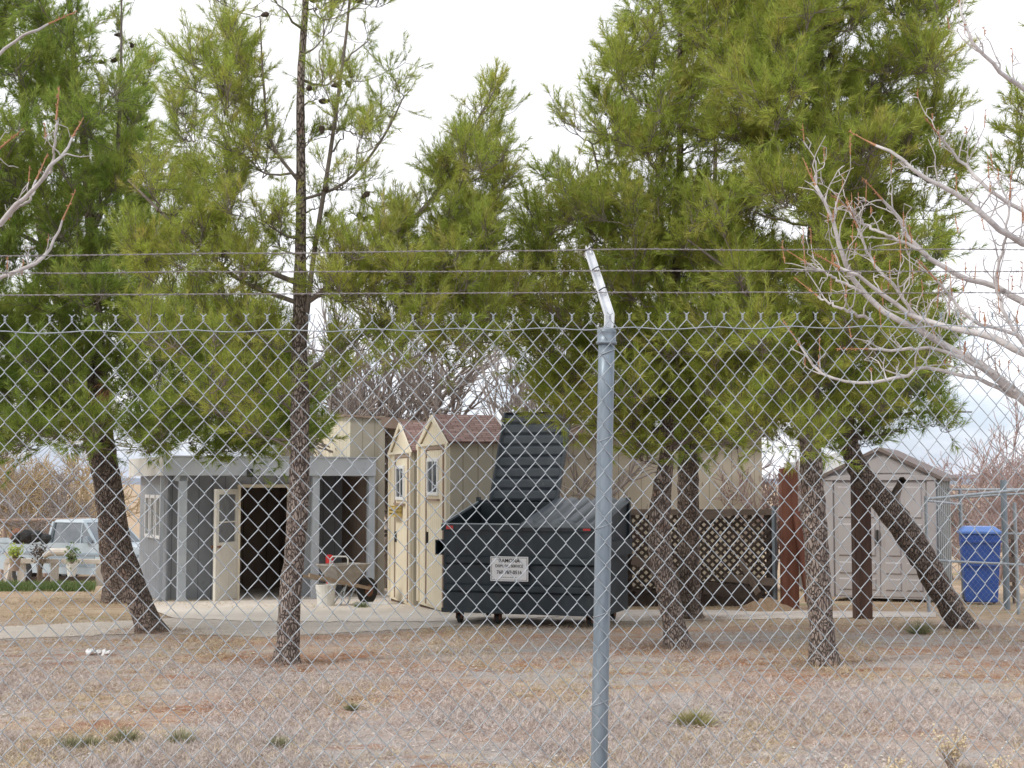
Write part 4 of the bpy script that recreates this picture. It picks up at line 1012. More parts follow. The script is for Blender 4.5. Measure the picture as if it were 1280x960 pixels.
b = MB(); x = XP(1074.5,17.5); b.box(x-.10,x+.10,17.4,17.6,gz(0,17.5)-.05,P(0,590,17.5)[2]); solo('timber_post', b, M['darkwood'], 'dark square timber post in front of the taupe shed', 'post', bevel=.01)
# chip pile
def mound(name, px, Y, rx, ry, h, m, label, cat):
    V = []; n = 28; base = np.array([XP(px,Y), Y, gz(0,Y)])
    for i in range(n):
        for j in range(n):
            a, c = -1+2*i/(n-1), -1+2*j/(n-1); r_ = math.hypot(a, c)
            z = max(0, 1-r_)**.8*h*(1+.5*mnoise.noise(Vector((a*4,c*4,px))))+.02*mnoise.noise(Vector((a*14,c*14,px)))-.012
            V.append((a*rx, c*ry, z))
    idx = np.arange(n*n).reshape(n,n); Fq = np.stack([idx[:-1,:-1], idx[1:,:-1], idx[1:,1:], idx[:-1,1:]], -1).reshape(-1,4)
    o = npobj(name, V, Fq, m, smooth=True); o.location = base; tag(o, label, cat)
mound('wood_chip_pile', 955, 19.0, .42, .3, .17, M['soil_mound'], 'low pile of brown wood chips at the foot of the thick timber', 'pile')
mound('dirt_pile', 742, 14.8, .01, .01, .0, M['ground'], '', '') if False else None

# ------------------------------------------------------------------ taupe plastic shed at right
aS = R(-22); Ys = 21.6; oS = np.array([XP(1030,Ys), Ys]); zb = gz(0,21.3)
cs_, ss_ = math.cos(aS), math.sin(aS); kk = (1168-640)/F
wS = (kk*oS[1]-oS[0])/(cs_-kk*ss_)
ps = empty('plastic_shed', (oS[0], oS[1], zb), aS, 'taupe plastic shed with gable roof and double doors', 'shed')
e = 1.68-zb; p_ = 2.07-zb; dS = 2.2
b = MB(); b.prism([(0,.05),(wS,.05),(wS,e),(wS/2,p_),(0,e)], 0, .04, 'y'); b.build('front_wall', M['shedgrey'], ps)
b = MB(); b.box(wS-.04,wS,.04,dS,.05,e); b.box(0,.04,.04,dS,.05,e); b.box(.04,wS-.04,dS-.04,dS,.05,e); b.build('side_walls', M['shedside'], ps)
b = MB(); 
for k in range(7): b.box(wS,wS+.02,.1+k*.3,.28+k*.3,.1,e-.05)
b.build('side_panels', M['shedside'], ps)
t = .05; ov = .12; ea = e-ov*(p_-e)/(wS/2)
b = MB(); b.hexa([(-ov,-.08,ea),(wS/2,-.08,p_),(wS/2,dS+.05,p_),(-ov,dS+.05,ea)], [(-ov,-.08,ea+t),(wS/2,-.08,p_+t),(wS/2,dS+.05,p_+t),(-ov,dS+.05,ea+t)])
b.hexa([(wS/2,-.08,p_),(wS+ov,-.08,ea),(wS+ov,dS+.05,ea),(wS/2,dS+.05,p_)], [(wS/2,-.08,p_+t),(wS+ov,-.08,ea+t),(wS+ov,dS+.05,ea+t),(wS/2,dS+.05,p_+t)]); b.build('roof', M['shedroof'], ps)
b = MB(); b.box(-.02,wS+.02,-.05,0,e-.05,e+.02); b.build('lintel', M['shedgrey'], ps, bevel=.006)
b = MB(); b.prism([(.35,e+.06),(wS-.35,e+.06),(wS/2,p_-.07)], -.02, 0, 'y'); b.build('gable_panel', M['shedgrey'], ps)
for xa_ in (0, wS-.12): b = MB(); b.box(xa_,xa_+.12,-.03,0,.05,e-.05); b.build('corner_trim', M['shedgrey'], ps, bevel=.005)
for x0_, x1_ in ((.14,wS/2-.01),(wS/2+.01,wS-.14)):
    b = MB(); b.box(x0_,x1_,-.012,0,.08,e-.06); d = b.build('door', M['shedgrey'], ps)
    mm = (x0_+x1_)/2
    for z0_, z1_ in ((.16,.34),(.40,.58),(.66,1.14),(1.22,e-.14)):
        for a0_, a1_ in ((x0_+.05,mm-.03),(mm+.03,x1_-.05)):
            b = MB(); b.hexa([(a0_,-.012,z0_),(a1_,-.012,z0_),(a1_,-.012,z1_),(a0_,-.012,z1_)], [(a0_+.02,-.032,z0_+.02),(a1_-.02,-.032,z0_+.02),(a1_-.02,-.032,z1_-.02),(a0_+.02,-.032,z1_-.02)]); b.build('panel', M['shedgrey'], d)
b = MB(); b.box(wS/2-.05,wS/2-.025,-.06,-.012,.85,1.05); b.build('handle', M['rubber'], ps)
# a second roof glimpsed left of the shed
b = MB(); b.prism([(XP(1005,26),1.98),(XP(1052,26),2.16),(XP(1052,26),1.70),(XP(1005,26),1.60)], 26, 28, 'y'); b.box(XP(1010,26.2),XP(1046,26.2),26.2,27.8,gz(0,26),1.62)
solo('white_hut', b, M['white'], 'small white-roofed hut glimpsed left of the taupe shed', 'hut')

# ------------------------------------------------------------------ blue bin
Yb = 20.6; xb_ = XP(1221.5,Yb); zb = gz(0,Yb)
bb = empty('wheeled_bin', (xb_, Yb, zb), R(-14), 'blue wheeled recycling bin beside the pipe fence', 'bin')
b = MB(); wt, wb_ = .27, .215; H = 1.0
b.hexa([(-wb_,-.22,.04),(wb_,-.22,.04),(wb_,.2,.04),(-wb_,.2,.04)], [(-wt,-.3,H),(wt,-.3,H),(wt,.3,H),(-wt,.3,H)]); b.build('body', M['bluebin'], bb, bevel=.02)
b = MB(); b.box(-wt-.02,wt+.02,-.32,.32,H,H+.035); b.hexa([(-wt-.01,-.31,H+.035),(wt+.01,-.31,H+.035),(wt+.01,.3,H+.035),(-wt-.01,.3,H+.035)], [(-wt+.07,-.2,H+.10),(wt-.07,-.2,H+.10),(wt-.07,.22,H+.10),(-wt+.07,.22,H+.10)]); b.build('lid', M['bluelid'], bb, bevel=.008)
b = MB(); b.box(-wt-.005,wt+.005,-.315,-.29,H-.12,H-.09); b.box(-wt+.03,wt-.03,-.29,-.275,H-.45,H-.42); b.build('rim', M['bluebin'], bb)
for s_ in (-1,1): b = MB(); b.tube([(s_*.2-.02,.22,.1),(s_*.2+.02,.22,.1)], .1, 16); b.build('wheel', M['rubber'], bb)
b = MB(); b.tube([(-.2,.33,H-.02),(.2,.33,H-.02)], .015, 6); b.build('handle', M['bluebin'], bb)

# ------------------------------------------------------------------ pipe and mesh enclosure at right
Ye = 19.2
en = empty('pipe_enclosure', (XP(1257,Ye), Ye, gz(0,Ye)), 0, 'galvanised pipe and mesh enclosure with open gate at the right', 'enclosure'); eo = tuple(en.location)
def tubeobj(name, pts, r, m=M['galv_post'], k=10, par=en): b = MB(); b.tube(pts, r, k); return b.build(name, m, par, org=eo, smooth=False)
def gp_(px, Y): return (XP(px,Y), Y, gz(0,Y)-.05)
for px, py, Y, r in ((1157,620,18.6,.022),(1254,600,19.2,.04),(1268,628,18.2,.022),(1200,612,22.5,.025),(1330,600,19.0,.03),(1395,600,19,.03)):
    q = P(px,py,Y); tubeobj('post', [gp_(px,Y), tuple(q)], r, M['galv'] if r < .03 else M['galv_post'])
for pa, Ya, pb, Yb2, r in (((1157,624),18.6,(1400,600),18.9,.02),((1157,700),18.6,(1400,712),18.6,.016),((1200,612),22.5,(1400,611),22.5,.018),((1036,611),22.6,(1200,612),22.5,.018),((1195,622),19.4,(1400,610),19.2,.016),((1157,626),18.6,(1200,630),20.5,.014),((1254,667),19.2,(1400,668),19.2,.014)):
    tubeobj('rail', [tuple(P(*pa,Ya)), tuple(P(*pb,Yb2))], r, M['galv'])
def panel_mesh(pxa, Ya, pxb, Yb2, z1, z0_):
    A_ = np.array([XP(pxa,Ya), Ya]); B_ = np.array([XP(pxb,Yb2), Yb2]); L_ = np.linalg.norm(B_-A_); d_ = (B_-A_)/L_; n__ = np.array([-d_[1], d_[0]])
    PP = []; s = .0345; hh = .04
    for i in range(int(L_/s)):
        pts = []
        for j in range(int((z1-z0_)/hh)+1):
            right = (i+j) % 2 == 0; pts.append((i*s+(s if right else 0), .0, z1-j*hh))
        PP.append(pts)
    W_ = [np.array([[A_[0]+d_[0]*u+n__[0]*w, A_[1]+d_[1]*u+n__[1]*w, z] for u, w, z in p]) for p in PP]
    V, Fq = tubes(W_, [np.full(len(p), .0010) for p in W_], 3); npobj('mesh', V, Fq, M['galv'], en, org=eo)
panel_mesh(1157,18.6,1270,18.7,1.36,-.02)
panel_mesh(1270,18.75,1400,18.9,1.40,-.02)
# grey slatted thing beyond the bin
b = MB(); q = P(1262,690,20.4); 
for k in range(5): b.box(q[0]-.08,q[0]+.08,20.4,20.43,.0+k*.2,.15+k*.2)
b.box(q[0]-.08,q[0]-.05,20.43,20.47,-.1,1.0); b.box(q[0]+.05,q[0]+.08,20.43,20.47,-.1,1.0); solo('pallet', b, M['lattice_lt'], 'weathered grey pallet standing right of the blue bin', 'pallet')

# ------------------------------------------------------------------ wheelbarrow + bucket
Yw = 20.2; zb = gz(0,Yw)-.01
wbw = empty('wheelbarrow', (XP(430,Yw), Yw, zb), R(42), 'dull steel wheelbarrow parked beside the white bucket', 'wheelbarrow'); wbw.scale = (.84,.84,1.03)
# local: x along (handles at -x, wheel at +x), seen from the side
b = MB(); top_ = [(-.34,-.26),(.38,-.24),(.38,.24),(-.34,.26)]; bot_ = [(-.16,-.15),(.12,-.13),(.12,.13),(-.16,.15)]
zt_, zz_ = .56, .30
def ring(pl, z, s_=1.0): return [(x*s_, y*s_, z) for x, y in pl]
n0 = len(b.v)
vo = ring(bot_, zz_)+ring(top_, zt_)+ring([(x*.96,y*.95) for x,y in top_], zt_)+ring([(x*.95,y*.93) for x,y in bot_], zz_+.01)
b.add(vo, [(0,3,2,1),(0,1,5,4),(1,2,6,5),(2,3,7,6),(3,0,4,7),(4,5,9,8),(5,6,10,9),(6,7,11,10),(7,4,8,11),(8,9,13,12),(9,10,14,13),(10,11,15,14),(11,8,12,15),(12,13,14,15)])
b.build('tray', M['barrow'], wbw, bevel=.012)
b = MB(); b.tube([(-.35,-.27,zt_),(.39,-.25,zt_),(.39,.25,zt_),(-.35,.27,zt_),(-.35,-.27,zt_)], .012, 6); b.build('tray_rim', M['barrow'], wbw)
b = MB()
for s_ in (-1,1): b.bar((-.85,s_*.27,.46),(.52,s_*.06,.22),.035,.045)
b.build('handles', M['wood'], wbw)
for s_ in (-1,1):
    b = MB(); b.tube([(-.05,s_*.17,.30),(-.18,s_*.19,.02),(-.06,s_*.19,.015),(.14,s_*.14,.24)], .013, 6); b.build('leg', M['galv'], wbw)
b = MB(); b.tube([(.50,-.05,.19),(.50,-.045,.19),(.50,.045,.19),(.50,.05,.19)], [.14,.18,.18,.14], 20); wh = b.build('wheel', M['rubber'], wbw)
b = MB(); b.tube([(.50,-.06,.19),(.50,.06,.19)], .08, 14); b.build('rim', M['rust'], wh)
# folding cart handle standing in the tray
q = Vector((XP(426,Yw+.05), Yw+.05, 0)); b = MB(); z_ = zb+.46
b.tube([(q.x-.14,q.y,z_),(q.x-.13,q.y,z_+.19),(q.x-.10,q.y,z_+.225),(q.x+.09,q.y,z_+.225),(q.x+.115,q.y,z_+.19),(q.x+.12,q.y,z_)], .012, 6); b.tube([(q.x-.14,q.y,z_+.005),(q.x+.12,q.y,z_+.005)], .01, 6); solo('tool_frame', b, M['offwhite'], 'white bent-tube frame standing in the wheelbarrow tray', 'frame')
b = MB(); q = P(412,700,21.8); b.tube([(q[0],q[1],q[2]-.1),(q[0],q[1],q[2]+.06),(q[0],q[1],q[2]+.08)], [.06,.06,.03], 12); b.tube([(q[0],q[1],gz(0,21.8)),(q[0],q[1],q[2]-.1)], .05, 8); solo('red_canister', b, M['red'], 'red canister on a stand inside the open bay behind the wheelbarrow', 'canister')
def bucket(px, Y, r, h, m, label):
    b = MB(); x = XP(px,Y); z = gz(0,Y); b.tube([(x,Y,z),(x,Y,z+.01),(x,Y,z+h-.02),(x,Y,z+h-.02),(x,Y,z+h)], [r*.85,r*.86,r,r*1.06,r*1.06], 20, cap=False); b.tube([(x,Y,z+.02),(x,Y,z+.03)], r*.8, 20)
    bk = [(x-r*1.05,Y,z+h-.03),(x-r*.8,Y-.1,z+h-.10),(x,Y-.13,z+h-.14),(x+r*.8,Y-.1,z+h-.10),(x+r*1.05,Y,z+h-.03)]; b.tube(bk, .005, 5); return solo('bucket', b, M[m], label, 'bucket')
bucket(409, 20.0, .135, .30, 'offwhite', 'white plastic bucket under the wheelbarrow handles')
b = MB(); q = G(463,757); b.bar(tuple(q+np.array([-.22,.02,.03])), tuple(q+np.array([.25,.0,.03])), .10, .03); solo('plank', b, M['white'], 'short white board lying on the concrete by the cream sheds', 'plank')

# ------------------------------------------------------------------ truck, fence rail and clutter at left
Yt_ = 39.0; zt0 = gz(0,Yt_)
tk = empty('pickup_truck', (XP(126,Yt_), Yt_, zt0), R(-26), 'pale blue pickup truck parked behind the cream rail fence', 'truck')
# local x forward (front at +x). body width 1.9 (y -.95...95)
def arch(xc, r=.42, n=9): return [(xc+r*math.cos(a), .38+r*math.sin(a)) for a in np.linspace(math.pi, 0, n)]
side_ = [(-2.75,.48)]+arch(-1.85)+arch(1.55)+[(2.15,.48),(2.22,.55),(2.22,.98),(2.1,1.08),(.72,1.16),(-2.75,1.14)]
b = MB(); b.prism([(x,z) for x,z in side_], -.92, .92, 'y')
b.build('body', M['truck'], tk, bevel=.02)
cab = [(-.98,1.162),(.72,1.164),(.18,1.70),(.0,1.76),(-.78,1.76),(-.92,1.70)]
# cab built as posts and a roof so that the glass is real
b = MB(); b.hexa([(-.93,-.74,1.70),(.18,-.74,1.70),(.18,.74,1.70),(-.93,.74,1.70)], [(-.85,-.70,1.78),(.08,-.70,1.78),(.08,.70,1.78),(-.85,.70,1.78)])
for s_ in (-1,1):
    b.bar((-.93,s_*.86,1.15),(-.88,s_*.72,1.71),.07,.16); b.bar((.70,s_*.86,1.15),(.16,s_*.72,1.71),.06,.06); b.bar((-.15+.3,s_*.86,1.15),(-.15+.25,s_*.73,1.71),.03,.03) 
b.build('cab', M['truck'], tk, bevel=.01)
b = MB()
for s_ in (-1,1):
    vs = [(-.82,s_*.845,1.17),(.62,s_*.845,1.17),(.16,s_*.735,1.69),(-.80,s_*.735,1.69)]; b.add(vs+[(x,y-s_*.01,z) for x,y,z in vs], [(0,1,2,3),(7,6,5,4),(0,4,5,1),(1,5,6,2),(2,6,7,3),(3,7,4,0)])
vs = [(.72,-.8,1.165),(.72,.8,1.165),(.19,.70,1.69),(.19,-.70,1.69)]; b.add(vs+[(x-.01,y,z) for x,y,z in vs], [(0,1,2,3),(7,6,5,4),(0,4,5,1),(1,5,6,2),(2,6,7,3),(3,7,4,0)])
vs = [(-.95,-.78,1.165),(-.95,.78,1.165),(-.92,.70,1.69),(-.92,-.70,1.69)]; b.add(vs+[(x+.01,y,z) for x,y,z in vs], [(0,1,2,3),(7,6,5,4),(0,4,5,1),(1,5,6,2),(2,6,7,3),(3,7,4,0)])
b.build('windows', mat('pale reflecting glass', (.12,.14,.16), (.2,.22,.24), rough=.12, scale=2), tk)
b = MB(); b.box(-2.68,.95-.95-.98,-.8,.8,1.142,1.16); 
b = MB(); b.box(-2.75,-1.05,-.95,-.80,1.141,1.26); b.box(-2.75,-1.05,.80,.95,1.141,1.26); b.box(-2.75,-2.65,-.80,.80,1.141,1.26); b.build('bed_sides', M['truck'], tk)
b = MB(); b.box(-2.75,2.15,-.945,-.921,.86,.92); b.build('side_moulding', M['truckdark'], tk)
b = MB(); b.box(-.86,.70,-.932,-.921,.55,.84); b.build('door_panel', M['truckdark'], tk)
b = MB(); b.box(.42,.56,-1.05,-.95,1.2,1.36); b.build('mirror', M['truckdark'], tk)
b = MB(); b.box(2.221,2.30,-.95,.95,.42,.58); b.build('bumper', M['galv'], tk); b = MB(); b.box(2.221,2.235,-.60,.60,.68,.92); b.build('grille', M['rubber'], tk)
for s_ in (-1,1): b = MB(); b.box(2.221,2.24,min(s_*.64,s_*.88),max(s_*.64,s_*.88),.70,.92); b.build('headlight', M['white'], tk)
for x in (-1.85,1.55):
    for s_ in (-1,1):
        b = MB(); y_ = s_*.80; b.tube([(x,y_-.11,.36),(x,y_-.09,.36),(x,y_+.09,.36),(x,y_+.11,.36)], [.30,.36,.36,.30], 22); w = b.build('wheel', M['rubber'], tk)
        b = MB(); b.tube([(x,y_-.115,.36),(x,y_+.115,.36)], .19, 16); b.build('rim', M['galv'], w)
# rail fence in front of the truck
Yr = 33.0; zr0 = gz(0,Yr)
rf = empty('rail_fence', (XP(60,Yr), Yr, zr0), 0, 'cream topped rail fence in front of the pickup', 'fence'); ro_ = tuple(rf.location)
for px in (14,31,72,128): b = MB(); x = XP(px,Yr); b.box(x-.08,x+.08,Yr-.05,Yr+.05,zr0-.05,P(0,702,Yr)[2]); b.build('post', M['woodcream'], rf, org=ro_)
b = MB(); b.bar(P(8,701,Yr), P(150,702,Yr), .16, .10); b.build('top_rail', M['woodcream'], rf, org=ro_)
b = MB(); b.bar(P(28,724,Yr+.1), P(150,723,Yr+.1), .05, .10); b.build('lower_rail', M['lattice_lt'], rf, org=ro_)
b = MB(); b.bar(P(16,700,Yr-.1), P(8,690,Yr-.1), .2, .08); b.tube([tuple(P(14,705,Yr-.1)), tuple(P(8,730,Yr-.1))], .05, 6); b.build('end_brace', M['woodcream'], rf, org=ro_)
# long brown rail behind the truck
Yk = 42; zk = gz(0,Yk); bf = empty('pipe_rail', (XP(50,Yk), Yk, zk), 0, 'long brown pipe rail with thin posts running behind the pickup', 'fence'); bo = tuple(bf.location)
b = MB(); b.tube([tuple(P(-80,652,Yk)), tuple(P(112,649,Yk))], .05, 8); b.build('rail', M['browntrim'], bf, org=bo)
for px in (-40,6,31,60,100): b = MB(); b.tube([(XP(px,Yk),Yk,zk), tuple(P(px,651,Yk))], .05, 6); b.build('post', M['browntrim'], bf, org=bo)
# potted plants & sacks on the rail side
rngp = np.random.default_rng(5)
def leafy(name, px, py, Y, w, h, m, label, cat, n=260, pot=None, ls=.07):
    c = P(px, py, Y); zg = gz(0,Y); root = empty(name, (c[0],Y,zg if pot is None else c[2]-h/2-.2), 0, label, cat); o_ = np.array(root.location)
    q = rngp.normal(0,.42,(n,3))*np.array([w/2,w/2,h/2])+c; d = unit(rngp.normal(0,1,(n,3))+np.array([0,0,.4]))*ls; sd = unit(np.cross(d, rngp.normal(0,1,(n,3))))*ls*.3
    V = np.stack([q, q+d*.5+sd, q+d, q+d*.5-sd], 1).reshape(-1,3); npobj('foliage', V, np.arange(len(V)).reshape(-1,4), m, root, org=o_)
    st = [np.array([[c[0]+rngp.normal(0,.03), Y, o_[2]], (c+q[i])/2, q[i]]) for i in range(0, n, max(1,n//14))]
    V, Fq = tubes(st, [np.array([.012,.008,.004])]*len(st), 4); npobj('stems', V, Fq, M['wood'], root, org=o_)
    if pot: b = MB(); b.tube([(c[0],Y,o_[2]-.02),(c[0],Y,o_[2]+.26)], [.09,.13], 12); b.build('pot', pot, root, org=tuple(o_))
leafy('potted_plant', 90, 694, 32.6, .34, .5, M['leafy'], 'leafy green potted plant on the rail before the pickup door', 'potted plant', pot=M['offwhite'], n=240)
leafy('potted_plant', 19, 690, 32.5, .36, .4, M['needle_a'], 'yellow-green potted bush at the left end of the rail', 'potted plant', pot=M['browntrim'], n=200)
leafy('dark_shrub', 50, 692, 32.8, .5, .45, M['bark'], 'dark brown dead shrub in the middle of the rail', 'shrub', n=260)
b = MB(); q = P(37,672,37.5)
for (dx, dzz, r_) in ((-.32,0,.15),(-.08,.03,.19),(.18,.01,.16),(.4,-.03,.13)):
    n_ = 7
    b.tube([(q[0]+dx, q[1], q[2]+dzz+r_*math.cos(a)) for a in np.linspace(math.pi, 0, n_)], [r_*max(.08,math.sin(a))*(1+.15*random.random()) for a in np.linspace(0.05, math.pi-.05, n_)], 9)
b.v = [tuple(np.array(p)+.05*np.array(mnoise.noise_vector(Vector(p)*7))) for p in b.v]; solo('sacks', b, M['rubber'], 'black bulging sacks heaped in the pickup bed', 'sacks')
b = MB(); q = P(22,668,37.6); b.tube([(q[0],q[1],q[2]-.2),(q[0],q[1],q[2]-.1),(q[0],q[1],q[2]+.06),(q[0],q[1],q[2]+.16)], [.06,.2,.18,.05], 10); solo('bundle', b, M['rust'], 'brown bundle at the rear of the pickup bed', 'bundle')
b = MB(); q = P(74,690,32.6); b.tube([(q[0]-.35,q[1],q[2]-.1),(q[0]-.2,q[1],q[2]),(q[0]+.2,q[1],q[2]),(q[0]+.35,q[1],q[2]-.1)], [.05,.09,.09,.05], 10); solo('rolled_sack', b, M['woodcream'], 'rolled pale sack resting on the cream rail', 'sack')
# white scraps by the left
b = MB(); q = G(118,820)
for k in range(14):
    x, y = q[0]+random.uniform(-.11,.12), q[1]+random.uniform(-.12,.12); z = random.uniform(.005,.04); s_ = random.uniform(.02,.045)
    b.hexa([(x,y,z),(x+s_,y-.01,z+.01),(x+s_*1.1,y+s_,z+.02),(x-.01,y+s_,z+.006)], [(x,y,z+.012),(x+s_,y-.01,z+.026),(x+s_,y+s_,z+.034),(x,y+s_,z+.02)])
solo('litter', b, M['white'], 'scrap of crumpled white litter on the dirt, left of the slim pine', 'litter')

# ------------------------------------------------------------------ ground cover
tag(npobj('needle_litter', np.array(LITTER), np.arange(len(LITTER)).reshape(-1,3), mat('brown fallen needles', (.20,.11,.065), (.38,.23,.14), rough=.9, scale=9)), 'brown fallen needles heaped round the feet of the pines', 'litter', kind='stuff')
def blades(name, n, region, m, label, ln, wd, per=9, dens=None, spread=.03, lean=.9, seed=1):
    rng = np.random.default_rng(seed); pts = []
    while len(pts) < n:
        y = 1/rng.uniform(1/region[3], 1/region[2])*1.0; y = rng.uniform(region[2], region[3]) if rng.random() < .35 else y
        x = rng.uniform(region[0], region[1])*y
        px = 640+x/y*F; 
        if dens and dens(x, y) < rng.random(): continue
        pts.append((x, y, gz(x,y)-.004))
    A = np.array(pts); C = np.repeat(A, per, 0); C[:,:2] += rng.normal(0, spread, (len(C),2))
    d = unit(np.stack([rng.normal(0,1,len(C))*lean, rng.normal(0,1,len(C))*lean, rng.uniform(.25,1,len(C))],1)); L = ln*rng.uniform(.4,1.3,(len(C),1)); sd = unit(np.cross(d, rng.normal(0,1,(len(C),3))))*wd/2
    V = np.stack([C-sd, C+sd, C+d*L+sd*.3, C+d*L-sd*.3], 1).reshape(-1,3)
    tag(npobj(name, V, np.arange(len(V)).reshape(-1,4), m), label, 'ground cover', kind='stuff')
def on_road(x, y):
    d = y
    py = HOR+(EYE-prof(y))/y*F
    px = 640+x/y*F
    if px < 195: return np.interp(px, [-400,0,190], [792,783,774]) < py < np.interp(px, [-400,0,190],[812,799,791])
    return py < np.interp(px, [190,330,480,560,700,800,1000,1170,1171], [791,796,788,783,778,776,773,771,600]) and py > 760
def dens_a(x, y):
    if on_road(x, y): return 0
    v = mnoise.noise(Vector((x*.9, y*.55, 0)))+.5*mnoise.noise(Vector((x*3, y*2, 4)))
    return min(1, max(.04, .42+1.7*v))*(1 if y < 10.5 else max(.16, 1-(y-10.5)*.30))
def dens_b(x, y):
    if on_road(x, y): return 0
    v = mnoise.noise(Vector((x*.8+9, y*.5, 7)))
    return min(1, max(.02, .25+1.4*v))
blades('dead_weeds', 17000, (-.42,.42,6.8,15.2), mat('grey dead weeds', (.34,.275,.25), (.68,.61,.57), rough=.9, scale=22, lo=.40, hi=.60), 'matted grey dead weeds over the near yard', .075, .0036, 12, dens_a, .035, 1.4, 1)
blades('dry_grass', 8500, (-.42,.42,7.0,27.0), mat('straw dry grass', (.36,.27,.16), (.64,.54,.37), rough=.9, scale=20, lo=.4, hi=.6), 'short straw coloured dry grass', .065, .0045, 9, dens_b, .03, 1.1, 2)
blades('pine_litter', 9000, (-.42,.42,9.0,16.4), mat('reddish pine litter', (.36,.17,.09), (.50,.29,.17), rough=.9, scale=5), 'reddish fallen pine needles and litter', .06, .004, 7, lambda x, y: 0 if on_road(x,y) else min(1,max(.05,.3+1.2*mnoise.noise(Vector((x*.7,y*.7,20)))+(.3 if y > 12 else -.1))), .05, 4.0, 3)
def lawn():
    rng = np.random.default_rng(4); n = 9000; px = rng.uniform(-60, 118, n); py = rng.uniform(731, 740, n)
    A = np.array([G(a, b_, -.005) for a, b_ in zip(px, py)]); d = unit(np.stack([rng.normal(0,.5,n), rng.normal(0,.5,n), np.ones(n)],1)); L = rng.uniform(.07,.2,(n,1)); sd = unit(np.cross(d, rng.normal(0,1,(n,3))))*.012
    V = np.stack([A-sd, A+sd, A+d*L], 1).reshape(-1,3); tag(npobj('green_grass', V, np.arange(len(V)).reshape(-1,3), M['greenmat']), 'strip of green grass below the cream rail fence', 'grass', kind='stuff')
lawn()
def chips():
    rng = np.random.default_rng(9); n = 2200; V = []; Fq = []
    y = 1/rng.uniform(1/17., 1/7.2, n); x = rng.uniform(-.41,.41,n)*y
    for i in range(n):
        s_ = rng.uniform(.004,.016); c = np.array([x[i], y[i], gz(0,y[i])+.002]); o_ = len(V)
        for k in range(4): a = 2*math.pi*k/4+rng.uniform(0,1); V.append(c+np.array([math.cos(a)*s_, math.sin(a)*s_*1.3, rng.uniform(0,.004)]))
        V.append(c+np.array([0,0,s_*.8])); Fq += [(o_+k, o_+(k+1)%4, o_+4) for k in range(4)]
    tag(npobj('stone_chips', np.array(V), np.array(Fq), mat('pale stone chips', (.45,.40,.34), (.66,.62,.56), rough=.9, scale=3)), 'small pale stones and chips strewn on the dirt', 'stones', kind='stuff')
chips()
def tuft(px, py, w, h, m, label, n=420, name='weed_tuft', seed=0, cat='weed'):
    rng = np.random.default_rng(seed+int(px)); c = G(px, py); w *= .5; h *= 1.2; C = c+rng.normal(0,1,(n,3))*np.array([w*.3, w*.3, 0]); d = unit((C-c)*2.0/w+rng.normal(0,.35,(n,3))+np.array([0,0,.9])); L = h*rng.uniform(.4,1.15,(n,1)); sd = unit(np.cross(d, rng.normal(0,1,(n,3))))*.0022
    V = np.stack([C-sd, C+sd, C+d*L], 1).reshape(-1,3); o = npobj(name, V, np.arange(len(V)).reshape(-1,3), m, org=c); o.location = c; tag(o, label, cat, 'green weed tufts in the dirt'); return o
yg = mat('olive weed', (.27,.25,.10), (.38,.35,.16), rough=.8, scale=12); gg = mat('grey green weed', (.17,.18,.09), (.28,.28,.15), rough=.8, scale=12)
tuft(868,905,.26,.10,yg,'largest yellow-green weed tuft, right of the fence post foot', 900)
for px, py, w, h, lb in ((88,936,.15,.08,'grey-green weed tuft nearest the bottom left corner'),(112,934,.10,.07,'smaller tuft just right of the one at the bottom left corner'),(157,928,.13,.10,'third tuft from the left along the bottom'),(225,930,.13,.10,'rounded tuft below the leaning trunk'),(348,934,.10,.07,'dark green tuft below the slim pine trunk'),(440,887,.09,.05,'faint green tuft right of the slim pine, farther back')):
    tuft(px,py,w,h,gg,lb,380)
tuft(1150,792,.3,.16,gg,'greenish weed growing before the leaning trunk', 500)
tuft(452,760,.25,.10,M['greenmat'],'green weed at the corner of the concrete by the wheelbarrow', 300)
def seedplant(px, py, w, h, label, n=26, seed=1):
    rng = np.random.default_rng(seed); c = G(px, py); root = empty('seed_weed', c, 0, label, 'dry weed', 'dry seed weeds at the bottom right'); PPs = []; H_ = []
    for _ in range(n):
        d = np.array([rng.normal(0,.35), rng.normal(0,.35), 1.]); L = h*rng.uniform(.5,1.1); e = c+d*L; mid = c+d*L*.5+rng.normal(0,.015,3); PPs.append(np.array([c+rng.normal(0,.01,3)*[1,1,0], mid, e]))
        for __ in range(int(rng.integers(4,9))):
            q = c+(e-c)*rng.uniform(.4,1)+rng.normal(0,.008,3); u_ = rng.normal(0,1,3); u_ = unit(u_)*.008; v_ = unit(np.cross(u_, rng.normal(0,1,3)))*.008; w_2 = unit(np.cross(u_,v_))*.008
            for s1 in (1,-1):
                H_ += [q+u_, q+v_, q+w_2*s1, q+v_, q-u_, q+w_2*s1, q-u_, q-v_, q+w_2*s1, q-v_, q+u_, q+w_2*s1]
    V, Fq = tubes(PPs, [np.array([.0018,.0014,.001])]*len(PPs), 4); npobj('stems', V, Fq, M['wood'], root, org=c)
    V = np.array(H_); npobj('seed_heads', V, np.arange(len(V)).reshape(-1,3), mat('cream seed heads', (.62,.50,.32), (.74,.64,.46), rough=.8, scale=9), root, org=c)
seedplant(1188,962,.3,.24,'tall dry weed with cream seed heads at the bottom right', 30, 1)
seedplant(1120,985,.3,.16,'low dry weed with cream seed heads left of the tallest one', 20, 2)
seedplant(1250,985,.3,.17,'dry seed weed in the bottom right corner', 22, 3)
seedplant(1060,990,.3,.12,'lowest dry seed weed, farthest from the corner', 16, 4)

